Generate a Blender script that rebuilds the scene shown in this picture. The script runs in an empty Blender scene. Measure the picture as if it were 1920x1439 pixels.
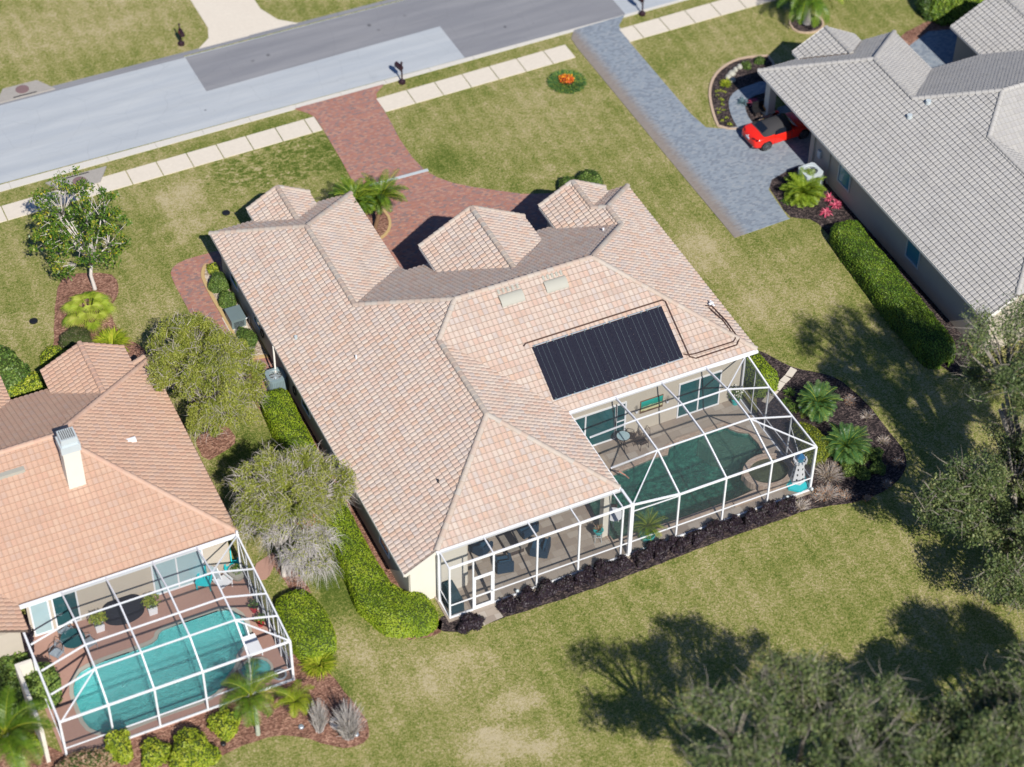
import bpy, math, random
import numpy as np
from mathutils import Vector, Matrix
from mathutils.geometry import tessellate_polygon
random.seed(7); rng=np.random.default_rng(7)
S=bpy.context.scene; COL=S.collection
R=math.radians
# ---------------------------------------------------------------- camera
FPX=4130.3
def _cam():
    yaw,pitch,roll=0.45057592,0.77792661,0.01508393
    f=Vector((math.sin(yaw)*math.cos(pitch),math.cos(yaw)*math.cos(pitch),-math.sin(pitch)))
    r=Vector((math.cos(yaw),-math.sin(yaw),0)); u=r.cross(f)
    return (math.cos(roll)*r+math.sin(roll)*u, -math.sin(roll)*r+math.cos(roll)*u, f)
CR,CU,CF=_cam()
CAM=-CF*120.0
cd=bpy.data.cameras.new('camera'); cam=bpy.data.objects.new('camera',cd); COL.objects.link(cam)
m=Matrix((( CR.x,CU.x,-CF.x,CAM.x),(CR.y,CU.y,-CF.y,CAM.y),(CR.z,CU.z,-CF.z,CAM.z),(0,0,0,1)))
cam.matrix_world=m; cd.sensor_width=36; cd.lens=FPX/1920*36; cd.clip_start=1; cd.clip_end=2000
cd.dof.use_dof=True; cd.dof.focus_distance=117; cd.dof.aperture_fstop=0.125
S.camera=cam
# ---------------------------------------------------------------- sky, sun, exposure
SD=Vector((0.10,1.10,-1.0)).normalized()          # direction the light travels
el=math.asin(-SD.z)
W=bpy.data.worlds.new('World'); S.world=W; W.use_nodes=True
nt=W.node_tree; bg=nt.nodes['Background']; sky=nt.nodes.new('ShaderNodeTexSky')
sky.sky_type='NISHITA'; sky.sun_disc=False; sky.ozone_density=3.5; sky.sun_elevation=el; sky.sun_rotation=math.atan2(-SD.x,-SD.y)
tn=nt.nodes.new('ShaderNodeMix'); tn.data_type='RGBA'; tn.blend_type='MULTIPLY'; tn.inputs[0].default_value=1; tn.inputs[7].default_value=(.68,.92,1.30,1)
nt.links.new(sky.outputs[0],tn.inputs[6]); nt.links.new(tn.outputs[2],bg.inputs[0]); bg.inputs[1].default_value=0.05
sl=bpy.data.lights.new('sun','SUN'); sl.energy=4.9; sl.angle=R(0.55); sl.color=(1,0.94,0.86)
so=bpy.data.objects.new('sun',sl); COL.objects.link(so); so.rotation_euler=SD.to_track_quat('-Z','Y').to_euler()
S.view_settings.view_transform='Standard'; S.view_settings.look='None'; S.view_settings.gamma=1
S.view_settings.exposure=0.34
# ---------------------------------------------------------------- ground points read off the survey photo
def ray(px,py): return CF+((px-960)/FPX)*CR-((py-719.5)/FPX)*CU
def G(px,py,z=0.0):
    d=ray(px,py); t=(z-CAM.z)/d.z; return CAM+d*t
def onX(px,py,x):
    d=ray(px,py); return CAM+d*((x-CAM.x)/d.x)
def onY(px,py,y):
    d=ray(px,py); return CAM+d*((y-CAM.y)/d.y)
def onP(px,py,n,dd):
    n=Vector(n); d=ray(px,py); return CAM+d*((dd-n.dot(CAM))/n.dot(d))
def G2(L,z=0.0): return [tuple(G(a,b,z)[:2]) for a,b in L]
# ---------------------------------------------------------------- materials
def newmat(name):
    m=bpy.data.materials.new(name); m.use_nodes=True; n=m.node_tree; b=n.nodes['Principled BSDF']
    b.inputs['Roughness'].default_value=.8; b.inputs['Specular IOR Level'].default_value=.25
    return m,n,b
def N(n,t,**k):
    o=n.nodes.new(t)
    for a,v in k.items(): setattr(o,a,v)
    return o
def pos(n,scale=(1,1,1),rotz=0.0):
    g=N(n,'ShaderNodeNewGeometry'); mp=N(n,'ShaderNodeMapping'); mp.inputs['Scale'].default_value=scale; mp.inputs['Rotation'].default_value=(0,0,rotz)
    n.links.new(g.outputs['Position'],mp.inputs['Vector']); return mp.outputs[0]
def noise(n,v,sc,det=3,rough=.55,dist=0):
    t=N(n,'ShaderNodeTexNoise'); t.inputs['Scale'].default_value=sc; t.inputs['Detail'].default_value=det; t.inputs['Roughness'].default_value=rough; t.inputs['Distortion'].default_value=dist
    n.links.new(v,t.inputs['Vector']); return t.outputs['Fac']
def ramp(n,f,stops,interp='LINEAR'):
    r=N(n,'ShaderNodeValToRGB'); r.color_ramp.interpolation=interp
    e=r.color_ramp.elements
    while len(e)<len(stops): e.new(.5)
    for i,(p,c) in enumerate(stops): e[i].position=p; e[i].color=(c[0],c[1],c[2],1)
    n.links.new(f,r.inputs[0]); return r.outputs[0]
def mix(n,f,a,b,mode='MIX'):
    x=N(n,'ShaderNodeMix',data_type='RGBA',blend_type=mode)
    for s,v in ((x.inputs[0],f),(x.inputs[6],a),(x.inputs[7],b)):
        if isinstance(v,(int,float)): s.default_value=v
        elif isinstance(v,tuple): s.default_value=(v[0],v[1],v[2],1)
        else: n.links.new(v,s)
    return x.outputs[2]
def mth(n,op,a,b=0.0,c=None):
    x=N(n,'ShaderNodeMath',operation=op)
    for s,v in zip(x.inputs,(a,b,c)):
        if v is None: continue
        if isinstance(v,(int,float)): s.default_value=v
        else: n.links.new(v,s)
    return x.outputs[0]
def bump(n,b,h,st=.5,d=.02):
    x=N(n,'ShaderNodeBump'); x.inputs['Strength'].default_value=st; x.inputs['Distance'].default_value=d
    n.links.new(h,x.inputs['Height']); n.links.new(x.outputs[0],b.inputs['Normal'])
def attr(n,name='rnd'):
    a=N(n,'ShaderNodeAttribute',attribute_name=name); return a.outputs['Fac']
def plain(name,c,rough=.6,metal=0,var=.12,sc=3.0,spec=.3):
    m,n,b=newmat(name); v=pos(n); f=noise(n,v,sc,4)
    f2=noise(n,v,sc*9,2)
    col=mix(n,f,tuple(x*(1-var) for x in c),tuple(min(1,x*(1+var)) for x in c))
    col=mix(n,mth(n,'MULTIPLY',f2,.25),col,tuple(x*(1-var*1.5) for x in c))
    n.links.new(col,b.inputs['Base Color']); b.inputs['Roughness'].default_value=rough; b.inputs['Metallic'].default_value=metal; b.inputs['Specular IOR Level'].default_value=spec
    return m
def palette(name,cols,rough=.75,weather=.12,interp='CONSTANT',grain=60,bst=.0,lip=.46,avm=.26):
    m,n,b=newmat(name); k=len(cols)
    at=attr(n); c=ramp(n,at,[(i/k,x) for i,x in enumerate(cols)],interp)
    av=tuple(sum(x[j] for x in cols)/k for j in range(3)); c=mix(n,avm,c,av)
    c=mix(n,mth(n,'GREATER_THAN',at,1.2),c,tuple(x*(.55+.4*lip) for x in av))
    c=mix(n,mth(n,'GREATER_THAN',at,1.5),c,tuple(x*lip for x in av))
    v=pos(n); w=noise(n,v,.7,4); g=noise(n,v,grain,2); sk=noise(n,pos(n,(.35,.35,2.2)),1.3,5,.7)
    c=mix(n,mth(n,'MULTIPLY',ramp(n,sk,[(.50,(0,0,0)),(.70,(1,1,1))]),.42),c,tuple(x*.62 for x in av))
    c=mix(n,mth(n,'MULTIPLY',w,weather*2),c,tuple(sum(x[j] for x in cols)/k*.72 for j in range(3)))
    c=mix(n,mth(n,'MULTIPLY',g,.35),c,tuple(sum(x[j] for x in cols)/k*.85 for j in range(3)))
    n.links.new(c,b.inputs['Base Color']); b.inputs['Roughness'].default_value=rough
    if bst: bump(n,b,g,bst,.02)
    return m
def leafmat(name,cols,trans=.25,rough=.5):
    m,n,b=newmat(name); k=len(cols)
    c=ramp(n,attr(n),[((i+.0)/(k-1),x) for i,x in enumerate(cols)])
    n.links.new(c,b.inputs['Base Color']); b.inputs['Roughness'].default_value=rough; b.inputs['Specular IOR Level'].default_value=.35
    t=N(n,'ShaderNodeBsdfTranslucent'); n.links.new(c,t.inputs[0]); ms=N(n,'ShaderNodeMixShader'); ms.inputs[0].default_value=trans
    n.links.new(b.outputs[0],ms.inputs[1]); n.links.new(t.outputs[0],ms.inputs[2]); n.links.new(ms.outputs[0],n.nodes['Material Output'].inputs[0])
    return m
def grass_mat(name,patches,green=(.130,.162,.033),dry=(.35,.30,.145),bias=.5):
    m,n,b=newmat(name); v=pos(n)
    big=noise(n,v,.11,4,.6,.4); med=noise(n,v,.55,5,.65,.3); fin=noise(n,v,5.5,3,.7)
    vb=pos(n,(9,16,9),-.3); tuft=noise(n,vb,1.0,3,.75)
    acc=None
    # worn or lush spots of the lawn, each with its own place and size
    wv=N(n,'ShaderNodeVectorMath',operation='ADD'); nz=N(n,'ShaderNodeTexNoise'); nz.inputs['Scale'].default_value=.9; nz.inputs['Detail'].default_value=4
    n.links.new(v,nz.inputs['Vector']); sc=N(n,'ShaderNodeVectorMath',operation='SCALE'); sc.inputs['Scale'].default_value=2.2
    sb=N(n,'ShaderNodeVectorMath',operation='SUBTRACT'); sb.inputs[1].default_value=(.5,.5,.5); n.links.new(nz.outputs['Color'],sb.inputs[0]); n.links.new(sb.outputs[0],sc.inputs[0])
    n.links.new(v,wv.inputs[0]); n.links.new(sc.outputs[0],wv.inputs[1])
    for (x,y,rx,ry,s) in patches:
        d=N(n,'ShaderNodeVectorMath',operation='SUBTRACT'); d.inputs[1].default_value=(x,y,0); n.links.new(wv.outputs[0],d.inputs[0])
        q=N(n,'ShaderNodeVectorMath',operation='MULTIPLY'); q.inputs[1].default_value=(1/rx,1/ry,0); n.links.new(d.outputs[0],q.inputs[0])
        l=N(n,'ShaderNodeVectorMath',operation='LENGTH'); n.links.new(q.outputs[0],l.inputs[0])
        mr=N(n,'ShaderNodeMapRange',interpolation_type='SMOOTHSTEP'); mr.inputs[1].default_value=1.25; mr.inputs[2].default_value=.35; mr.inputs[3].default_value=0; mr.inputs[4].default_value=s
        n.links.new(l.outputs['Value'],mr.inputs[0]); acc=mr.outputs[0] if acc is None else mth(n,'ADD',acc,mr.outputs[0])
    def cell(sc,st,rz):
        vo=N(n,'ShaderNodeTexVoronoi',feature='F1'); vo.inputs['Scale'].default_value=sc; n.links.new(pos(n,st,rz),vo.inputs['Vector']); s_=N(n,'ShaderNodeSeparateColor'); n.links.new(vo.outputs['Color'],s_.inputs[0]); return s_.outputs[0]
    c1=cell(9,(1,1.4,1),.4); c2=cell(17,(1.5,1,1),-.3)
    f=mth(n,'ADD',mth(n,'MULTIPLY',big,.55),mth(n,'MULTIPLY',med,.8)); f=mth(n,'ADD',f,mth(n,'MULTIPLY',fin,.62))
    f=mth(n,'ADD',f,mth(n,'MULTIPLY',tuft,.45)); f=mth(n,'ADD',f,mth(n,'MULTIPLY',c1,.30)); f=mth(n,'ADD',f,mth(n,'MULTIPLY',c2,.52))
    # clumpy stretch of the front lawn where green runners spread through straw
    mo=noise(n,pos(n,(1.6,2.6,1),.2),1.5,3,.6,.9); mx,my,mrx,mry=MOT
    d=N(n,'ShaderNodeVectorMath',operation='SUBTRACT'); d.inputs[1].default_value=(mx,my,0); n.links.new(wv.outputs[0],d.inputs[0])
    q=N(n,'ShaderNodeVectorMath',operation='MULTIPLY'); q.inputs[1].default_value=(1/mrx,1/mry,0); n.links.new(d.outputs[0],q.inputs[0])
    l=N(n,'ShaderNodeVectorMath',operation='LENGTH'); n.links.new(q.outputs[0],l.inputs[0]); mr=N(n,'ShaderNodeMapRange',interpolation_type='SMOOTHSTEP'); mr.inputs[1].default_value=1.2; mr.inputs[2].default_value=.7; mr.inputs[3].default_value=0; mr.inputs[4].default_value=2.6; n.links.new(l.outputs['Value'],mr.inputs[0])
    f=mth(n,'ADD',f,mth(n,'MULTIPLY',mr.outputs[0],mth(n,'SUBTRACT',mo,.5)))
    # mowing lines
    wv2=N(n,'ShaderNodeTexWave',wave_type='BANDS',bands_direction='X'); wv2.inputs['Scale'].default_value=.28; wv2.inputs['Distortion'].default_value=.8; wv2.inputs['Detail'].default_value=1
    n.links.new(pos(n,(1,1,1),.03),wv2.inputs['Vector']); f=mth(n,'ADD',f,mth(n,'MULTIPLY',wv2.outputs['Fac'],.10))
    if acc is not None: f=mth(n,'ADD',f,acc)
    f=mth(n,'MULTIPLY_ADD',f,1.0,-1.19-(.5-bias))
    c=ramp(n,f,[(0,(.07,.105,.016)),(.22,green),(.5,(.225,.225,.068)),(.75,dry),(1,(.43,.37,.23))])
    n.links.new(c,b.inputs['Base Color']); b.inputs['Roughness'].default_value=.95; b.inputs['Specular IOR Level'].default_value=.1
    bump(n,b,mth(n,'ADD',c1,tuft),.6,.04); return m
def paver_mat(name,cols,bw,bh,rot=0,mortar=(.3,.26,.22),ms=.012,stain=None,stx=None):
    m,n,b=newmat(name); v=pos(n,(1,1,1),rot)
    t=N(n,'ShaderNodeTexBrick'); t.offset=.5; t.inputs['Color1'].default_value=(0,0,0,1); t.inputs['Color2'].default_value=(1,1,1,1); t.inputs['Mortar'].default_value=(.5,.5,.5,1)
    t.inputs['Scale'].default_value=1; t.inputs['Mortar Size'].default_value=ms; t.inputs['Mortar Smooth'].default_value=.3; t.inputs['Brick Width'].default_value=bw; t.inputs['Row Height'].default_value=bh
    n.links.new(v,t.inputs['Vector']); k=len(cols)
    c=ramp(n,t.outputs['Color'],[(i/k,x) for i,x in enumerate(cols)],'CONSTANT')
    c=mix(n,t.outputs['Fac'],c,mortar)
    w=noise(n,pos(n),.35,5,.6); g=noise(n,pos(n),22,3,.7)
    av=tuple(sum(x[j] for x in cols)/k for j in range(3))
    c=mix(n,mth(n,'MULTIPLY',w,.45),c,tuple(x*.85 for x in av)); c=mix(n,mth(n,'MULTIPLY',g,.35),c,tuple(x*1.15 for x in av))
    if stain:   # tyre and mildew staining along the drive edge, drawn by world X
        s=N(n,'ShaderNodeSeparateXYZ'); n.links.new(pos(n),s.inputs[0])
        e=mth(n,'ADD',s.outputs[0],mth(n,'MULTIPLY',noise(n,pos(n,(1,4,1)),2.0,4,.7),1.0))
        mr=N(n,'ShaderNodeMapRange',interpolation_type='SMOOTHSTEP'); mr.inputs[1].default_value=stx+1.35; mr.inputs[2].default_value=stx+.35; n.links.new(e,mr.inputs[0])
        c=mix(n,mth(n,'MULTIPLY',mr.outputs[0],.75),c,stain)
    n.links.new(c,b.inputs['Base Color']); bump(n,b,mth(n,'SUBTRACT',g,t.outputs['Fac']),.5,.015); return m
def stone_mat(name,c,sc=6,var=.2,rough=.85,bst=.4,c2=None):
    m,n,b=newmat(name); v=pos(n); f=noise(n,v,sc,5,.65); w=noise(n,v,.4,4,.6)
    col=ramp(n,f,[(.25,tuple(x*(1-var) for x in c)),(.6,c),(.8,tuple(min(1,x*(1+var)) for x in c))])
    col=mix(n,mth(n,'MULTIPLY',w,.6),col,c2 or tuple(x*.82 for x in c))
    n.links.new(col,b.inputs['Base Color']); b.inputs['Roughness'].default_value=rough; bump(n,b,f,bst,.03); return m
def mulch_mat(name,a,b_,c_):
    m,n,b=newmat(name); v=pos(n); 
    vo=N(n,'ShaderNodeTexVoronoi',feature='F1'); vo.inputs['Scale'].default_value=11; n.links.new(pos(n,(1,1.7,1),.4),vo.inputs['Vector'])
    s=N(n,'ShaderNodeSeparateColor'); n.links.new(vo.outputs['Color'],s.inputs[0])
    w=noise(n,v,1.1,5,.7)
    f=mth(n,'ADD',mth(n,'MULTIPLY',s.outputs[0],.75),mth(n,'MULTIPLY_ADD',w,.9,-.32))
    c=ramp(n,f,[(.1,a),(.55,b_),(.9,c_),(1,tuple(min(1,x*1.5) for x in c_))])
    n.links.new(c,b.inputs['Base Color']); b.inputs['Roughness'].default_value=.95; bump(n,b,mth(n,'ADD',s.outputs[1],w),.9,.05); return m
def water_mat(name,tint,body,amt,bs=5.0,bst=.35,bd=.12):
    m,n,b=newmat(name); b.inputs['Base Color'].default_value=(*body,1); b.inputs['Roughness'].default_value=.35
    v=pos(n); h=mth(n,'ADD',noise(n,v,bs,3,.6,.6),mth(n,'MULTIPLY',noise(n,pos(n,(1,1.5,1)),bs*2.3,2,.6,.5),.6))
    x=N(n,'ShaderNodeBump'); x.inputs['Strength'].default_value=bst; x.inputs['Distance'].default_value=bd; n.links.new(h,x.inputs['Height'])
    n.links.new(x.outputs[0],b.inputs['Normal'])
    tr=N(n,'ShaderNodeBsdfTransparent'); tr.inputs[0].default_value=(*tint,1)
    gl=N(n,'ShaderNodeBsdfGlossy'); gl.inputs['Roughness'].default_value=.04; n.links.new(x.outputs[0],gl.inputs['Normal'])
    fr=N(n,'ShaderNodeFresnel'); fr.inputs[0].default_value=1.33; n.links.new(x.outputs[0],fr.inputs['Normal'])
    a=N(n,'ShaderNodeMixShader'); a.inputs[0].default_value=amt; n.links.new(tr.outputs[0],a.inputs[1]); n.links.new(b.outputs[0],a.inputs[2])
    c=N(n,'ShaderNodeMixShader'); n.links.new(fr.outputs[0],c.inputs[0]); n.links.new(a.outputs[0],c.inputs[1]); n.links.new(gl.outputs[0],c.inputs[2])
    n.links.new(c.outputs[0],n.nodes['Material Output'].inputs[0]); return m
def screen_mat(name,op,col=(.03,.04,.06)):
    m,n,b=newmat(name); b.inputs['Base Color'].default_value=(*col,1)
    tr=N(n,'ShaderNodeBsdfTransparent'); a=N(n,'ShaderNodeMixShader'); a.inputs[0].default_value=op
    n.links.new(tr.outputs[0],a.inputs[1]); n.links.new(b.outputs[0],a.inputs[2]); n.links.new(a.outputs[0],n.nodes['Material Output'].inputs[0]); return m
def glass_mat(name,c=(.02,.07,.08),var=.3):
    m,n,b=newmat(name); w=noise(n,pos(n),1.3,2)
    n.links.new(mix(n,w,c,tuple(x*(1+var) for x in c)),b.inputs['Base Color']); b.inputs['Roughness'].default_value=.08; b.inputs['Specular IOR Level'].default_value=.6; return m
M={}
MOT=(*G(530,305)[:2],5.2,2.3)
GP=[(*G(335,375)[:2],1.7,1.6,.30),(*G(345,425)[:2],2.2,1.0,.26),(*G(345,455)[:2],.8,.5,.24),(*G(640,1290)[:2],1.5,1,-.1),(*G(850,1260)[:2],3.4,1.5,.22),(*G(960,1320)[:2],2.0,.9,.34),(*G(930,1400)[:2],2.4,1.0,.34),(*G(1020,1400)[:2],1.2,.7,.3),(*G(925,1375)[:2],.6,.4,.3),(*G(720,1290)[:2],1.1,4.2,.10),(*G(1215,1095)[:2],.9,.7,-.22),
    (*G(1213,1080)[:2],1.5,1.1,.10),(*G(1310,480)[:2],2.5,2,.24),(*G(1280,440)[:2],2.2,2.6,.12),(*G(1430,660)[:2],5,3,-.10),(*G(1140,500)[:2],2,2,.1),(*G(830,300)[:2],1.6,1.6,-.25),(*G(300,350)[:2],4,1.2,.05),
    (*G(520,310)[:2],5,2.5,-.16),(*G(610,290)[:2],1.5,3,-.2),(*G(60,560)[:2],3,3,-.04),(*G(640,1120)[:2],1.1,3.5,-.28),(*G(590,1050)[:2],1.2,3,-.26),(*G(460,840)[:2],2,2.5,-.3),(*G(665,1200)[:2],1,2,.22),(*G(150,40)[:2],9,4.5,.22),(*G(1000,220)[:2],5,3,.08),
    (*G(1150,1250)[:2],3,1.6,-.02),(*G(1600,1160)[:2],5,2.5,-.08),(*G(1480,560)[:2],4,2.5,.14),(*G(290,440)[:2],1.4,3,-.1),(*G(740,320)[:2],.9,2.4,-.22),(*G(1020,325)[:2],1.7,1.0,.18),(*G(400,270)[:2],3,.8,-.14),(*G(520,235)[:2],3,.7,-.14),(*G(860,130)[:2],6,.8,-.1),(*G(1360,190)[:2],2,2,.05),(*G(290,580)[:2],2,1.5,.1)]
M['grass']=grass_mat('lawn_grass',GP)
def road_mat(name,c,c2,spots):
    m,n,b=newmat(name); v=pos(n); f=noise(n,v,9,5,.65); w=noise(n,pos(n,(.12,1.1,1)),1.2,4,.6); bg_=noise(n,v,.25,4,.6)
    col=mix(n,f,tuple(x*.9 for x in c),tuple(x*1.08 for x in c)); col=mix(n,ramp(n,w,[(.4,(0,0,0)),(.65,(1,1,1))]),col,c2); col=mix(n,mth(n,'MULTIPLY',bg_,.35),col,tuple(x*.86 for x in c))
    ys=N(n,'ShaderNodeSeparateXYZ'); n.links.new(v,ys.inputs[0])
    for y0 in (29.3,31.0,33.0,34.6):   # tyre tracks worn along the lanes
        d=mth(n,'ABSOLUTE',mth(n,'SUBTRACT',ys.outputs[1],y0)); mr=N(n,'ShaderNodeMapRange',interpolation_type='SMOOTHSTEP'); mr.inputs[1].default_value=.55; mr.inputs[2].default_value=0; mr.inputs[4].default_value=.22; n.links.new(d,mr.inputs[0]); col=mix(n,mth(n,'MULTIPLY',mr.outputs[0],mth(n,'ADD',w,.4)),col,tuple(x*.80 for x in c))
    for (x,y,r,k) in spots:
        d=N(n,'ShaderNodeVectorMath',operation='DISTANCE'); d.inputs[1].default_value=(x,y,.01); n.links.new(v,d.inputs[0]); q=mth(n,'ADD',d.outputs['Value'],mth(n,'MULTIPLY',noise(n,v,5,3),r*.8)); mr=N(n,'ShaderNodeMapRange',interpolation_type='SMOOTHSTEP'); mr.inputs[1].default_value=r*1.3; mr.inputs[2].default_value=r*.5; mr.inputs[4].default_value=k; n.links.new(q,mr.inputs[0]); col=mix(n,mr.outputs[0],col,tuple(x*.35 for x in c))
    cr=N(n,'ShaderNodeTexVoronoi',feature='DISTANCE_TO_EDGE'); cr.inputs['Scale'].default_value=.45; n.links.new(mixv(n,v,.35),cr.inputs['Vector']); mr=N(n,'ShaderNodeMapRange'); mr.inputs[1].default_value=.012; mr.inputs[2].default_value=.0; mr.inputs[4].default_value=.35; n.links.new(cr.outputs['Distance'],mr.inputs[0]); col=mix(n,mth(n,'MULTIPLY',mr.outputs[0],bg_),col,tuple(x*.5 for x in c))
    n.links.new(col,b.inputs['Base Color']); b.inputs['Roughness'].default_value=.92; bump(n,b,f,.3,.02); return m
def mixv(n,v,k):
    nz=N(n,'ShaderNodeTexNoise'); nz.inputs['Scale'].default_value=1.2; nz.inputs['Detail'].default_value=4; n.links.new(v,nz.inputs['Vector']); s_=N(n,'ShaderNodeVectorMath',operation='SCALE'); s_.inputs['Scale'].default_value=k; n.links.new(nz.outputs['Color'],s_.inputs[0]); o=N(n,'ShaderNodeVectorMath',operation='ADD'); n.links.new(v,o.inputs[0]); n.links.new(s_.outputs[0],o.inputs[1]); return o.outputs[0]
M['asphalt']=road_mat('asphalt_pale',(.37,.405,.44),(.43,.46,.48),[(*G(385,207)[:2],.14,.9),(*G(402,207)[:2],.06,.5),(*G(700,145)[:2],.5,.12)])
M['asphalt_dark']=road_mat('asphalt_dark',(.205,.212,.232),(.25,.255,.27),[(*G(503,104)[:2],.22,.8),(*G(474,115)[:2],.2,.5),(*G(692,48)[:2],.25,.8),(*G(710,57)[:2],.2,.5),(*G(947,51)[:2],.17,.95),(*G(1000,44)[:2],.1,.5),(*G(759,30)[:2],.2,.4)])
M['concrete']=stone_mat('concrete',(.64,.59,.50),5,.10,.9,.3,(.56,.50,.42))
M['curbc']=stone_mat('curb_concrete',(.60,.58,.53),7,.10,.9,.3,(.5,.48,.43))
M['redpave']=paver_mat('red_pavers',[(.34,.14,.10),(.41,.18,.12),(.30,.145,.12),(.40,.23,.18),(.17,.14,.145),(.37,.165,.13),(.45,.25,.18),(.33,.16,.135),(.25,.17,.16)],.21,.135,.1,(.27,.2,.17),.010)
M['greypave']=paver_mat('grey_pavers',[(.215,.26,.31),(.26,.305,.35),(.165,.20,.25),(.30,.33,.355),(.235,.28,.325),(.14,.17,.215)],.22,.13,.02,(.24,.26,.28),.010,(.24,.19,.145),17.35)
M['travertine']=paver_mat('travertine',[(.31,.265,.22),(.37,.325,.275),(.25,.205,.17),(.34,.29,.24),(.41,.37,.32),(.28,.23,.185)],.62,.41,0,(.27,.22,.17),.01)
M['coping']=paver_mat('pool_coping',[(.42,.33,.26),(.36,.26,.20),(.46,.38,.31)],.30,.15,0,(.25,.2,.16),.014)
M['salmon']=stone_mat('salmon_deck',(.40,.24,.19),7,.1,.85,.3,(.34,.21,.17))
M['mulch']=mulch_mat('dark_mulch',(.010,.008,.009),(.036,.027,.028),(.14,.105,.095))
M['mulchred']=mulch_mat('red_mulch',(.09,.045,.03),(.24,.12,.085),(.40,.24,.17))
M['gravel']=mulch_mat('pale_gravel',(.22,.16,.12),(.46,.38,.30),(.62,.55,.46))
M['tanedge']=stone_mat('tan_edging',(.50,.36,.17),8,.15,.9,.4)
M['pinkedge']=stone_mat('pink_edging',(.50,.38,.28),8,.15,.9,.4)
def pebble_ripple_mat(name,c0,c1,c2,sc):  # pebble finish mottled so rippling water light is painted into its colour
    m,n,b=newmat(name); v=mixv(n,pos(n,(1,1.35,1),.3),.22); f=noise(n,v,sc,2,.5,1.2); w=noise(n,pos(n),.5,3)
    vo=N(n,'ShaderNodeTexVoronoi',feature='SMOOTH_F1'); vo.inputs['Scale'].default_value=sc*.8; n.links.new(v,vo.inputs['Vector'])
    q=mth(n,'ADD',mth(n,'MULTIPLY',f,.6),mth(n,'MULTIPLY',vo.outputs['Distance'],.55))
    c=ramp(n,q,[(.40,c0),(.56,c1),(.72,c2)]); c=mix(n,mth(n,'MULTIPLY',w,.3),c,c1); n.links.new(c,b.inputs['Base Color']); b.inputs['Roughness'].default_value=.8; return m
M['basin_dark']=pebble_ripple_mat('dark_pebble_ripple_plaster',(.022,.115,.10),(.07,.25,.20),(.22,.52,.42),4.6)
M['basin_light']=pebble_ripple_mat('turquoise_ripple_plaster',(.16,.72,.72),(.25,.84,.83),(.42,.93,.92),4.0)
M['water_dark']=water_mat('dark_pool_water',(.60,.95,.90),(.03,.20,.16),.16,6.0,1.0,.3)
M['water_light']=water_mat('turquoise_water',(.93,1,1),(.18,.85,.85),.36,6,1.0,.2)
M['water_spa']=water_mat('spa_water',(.75,.88,.75),(.05,.07,.04),.3,5,.15)
M['stucco']=plain('beige_stucco',(.49,.45,.375),.9,0,.06,2)
M['stuccow']=plain('cream_stucco',(.66,.63,.55),.9,0,.05,2)
M['stuccog']=plain('warm_stucco',(.48,.43,.36),.9,0,.06,2)
M['stuccob']=plain('cream_side_stucco',(.60,.60,.58),.9,0,.05,2)
M['white']=plain('white_aluminium',(.74,.76,.79),.4,0,.03,2,.5)
M['trim']=plain('white_trim',(.74,.72,.68),.6,0,.05,2)
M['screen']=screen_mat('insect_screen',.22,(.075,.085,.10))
M['screen_dark']=screen_mat('insect_screen_darkened',.50,(.018,.030,.065))  # same mesh; its dim look from a slanting view is painted into colour
M['glass']=glass_mat('window_glass'); M['glassteal']=glass_mat('teal_glass',(.010,.055,.060),1.2); M['glasspale']=glass_mat('pale_glass',(.30,.42,.45),.25)
M['carglass']=glass_mat('car_glass',(.008,.012,.02)); M['pane_blue']=glass_mat('blue_pane',(.05,.20,.28))
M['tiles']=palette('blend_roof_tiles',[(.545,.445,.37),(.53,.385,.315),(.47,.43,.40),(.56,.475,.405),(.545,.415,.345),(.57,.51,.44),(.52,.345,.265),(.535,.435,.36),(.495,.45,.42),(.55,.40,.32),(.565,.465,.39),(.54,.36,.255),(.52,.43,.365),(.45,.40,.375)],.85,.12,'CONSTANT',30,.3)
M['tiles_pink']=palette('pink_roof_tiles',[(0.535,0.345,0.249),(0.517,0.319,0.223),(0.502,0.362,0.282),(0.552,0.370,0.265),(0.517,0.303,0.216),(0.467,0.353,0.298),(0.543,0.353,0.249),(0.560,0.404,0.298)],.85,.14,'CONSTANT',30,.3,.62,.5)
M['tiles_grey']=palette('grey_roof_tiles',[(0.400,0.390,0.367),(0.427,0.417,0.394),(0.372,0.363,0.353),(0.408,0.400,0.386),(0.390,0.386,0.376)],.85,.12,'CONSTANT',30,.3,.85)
M['under']=plain('roof_deck',(.12,.09,.075),.9)
M['navy']=plain('navy_canvas',(.010,.035,.068),.8,0,.25,6)
M['black']=plain('black_metal',(.012,.012,.014),.45,0,.2,5,.5)
M['bronze']=plain('bronze_metal',(.055,.04,.035),.5,0,.2,5,.5)
M['brownpipe']=plain('brown_pipe',(.075,.04,.03),.6,0,.2,5)
M['teal']=plain('teal_glaze',(.03,.42,.42),.35,0,.15,3,.5)
M['turq']=plain('turquoise_plastic',(.02,.50,.55),.5,0,.1,3)
M['greymetal']=plain('grey_green_metal',(.155,.21,.22),.5,.1,.1,2,.4)
M['palemetal']=plain('pale_grey_metal',(.50,.56,.58),.5,.1,.08,2,.4)
M['steel']=plain('weathered_steel',(.38,.44,.50),.4,.5,.15,4,.5)
M['cream']=plain('cream_paint',(.37,.365,.315),.6,0,.05,3)
M['red']=plain('car_red',(.72,.022,.012),.22,0,.04,1,.6)
M['softtop']=plain('grey_soft_top',(.040,.040,.044),.9,0,.12,20)
M['rubber']=plain('tyre_rubber',(.02,.02,.022),.8)
M['rim']=plain('alloy',(.30,.30,.31),.3,.8,.1)
M['bark']=stone_mat('grey_bark',(.27,.245,.21),9,.3,.9,.6)
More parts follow.
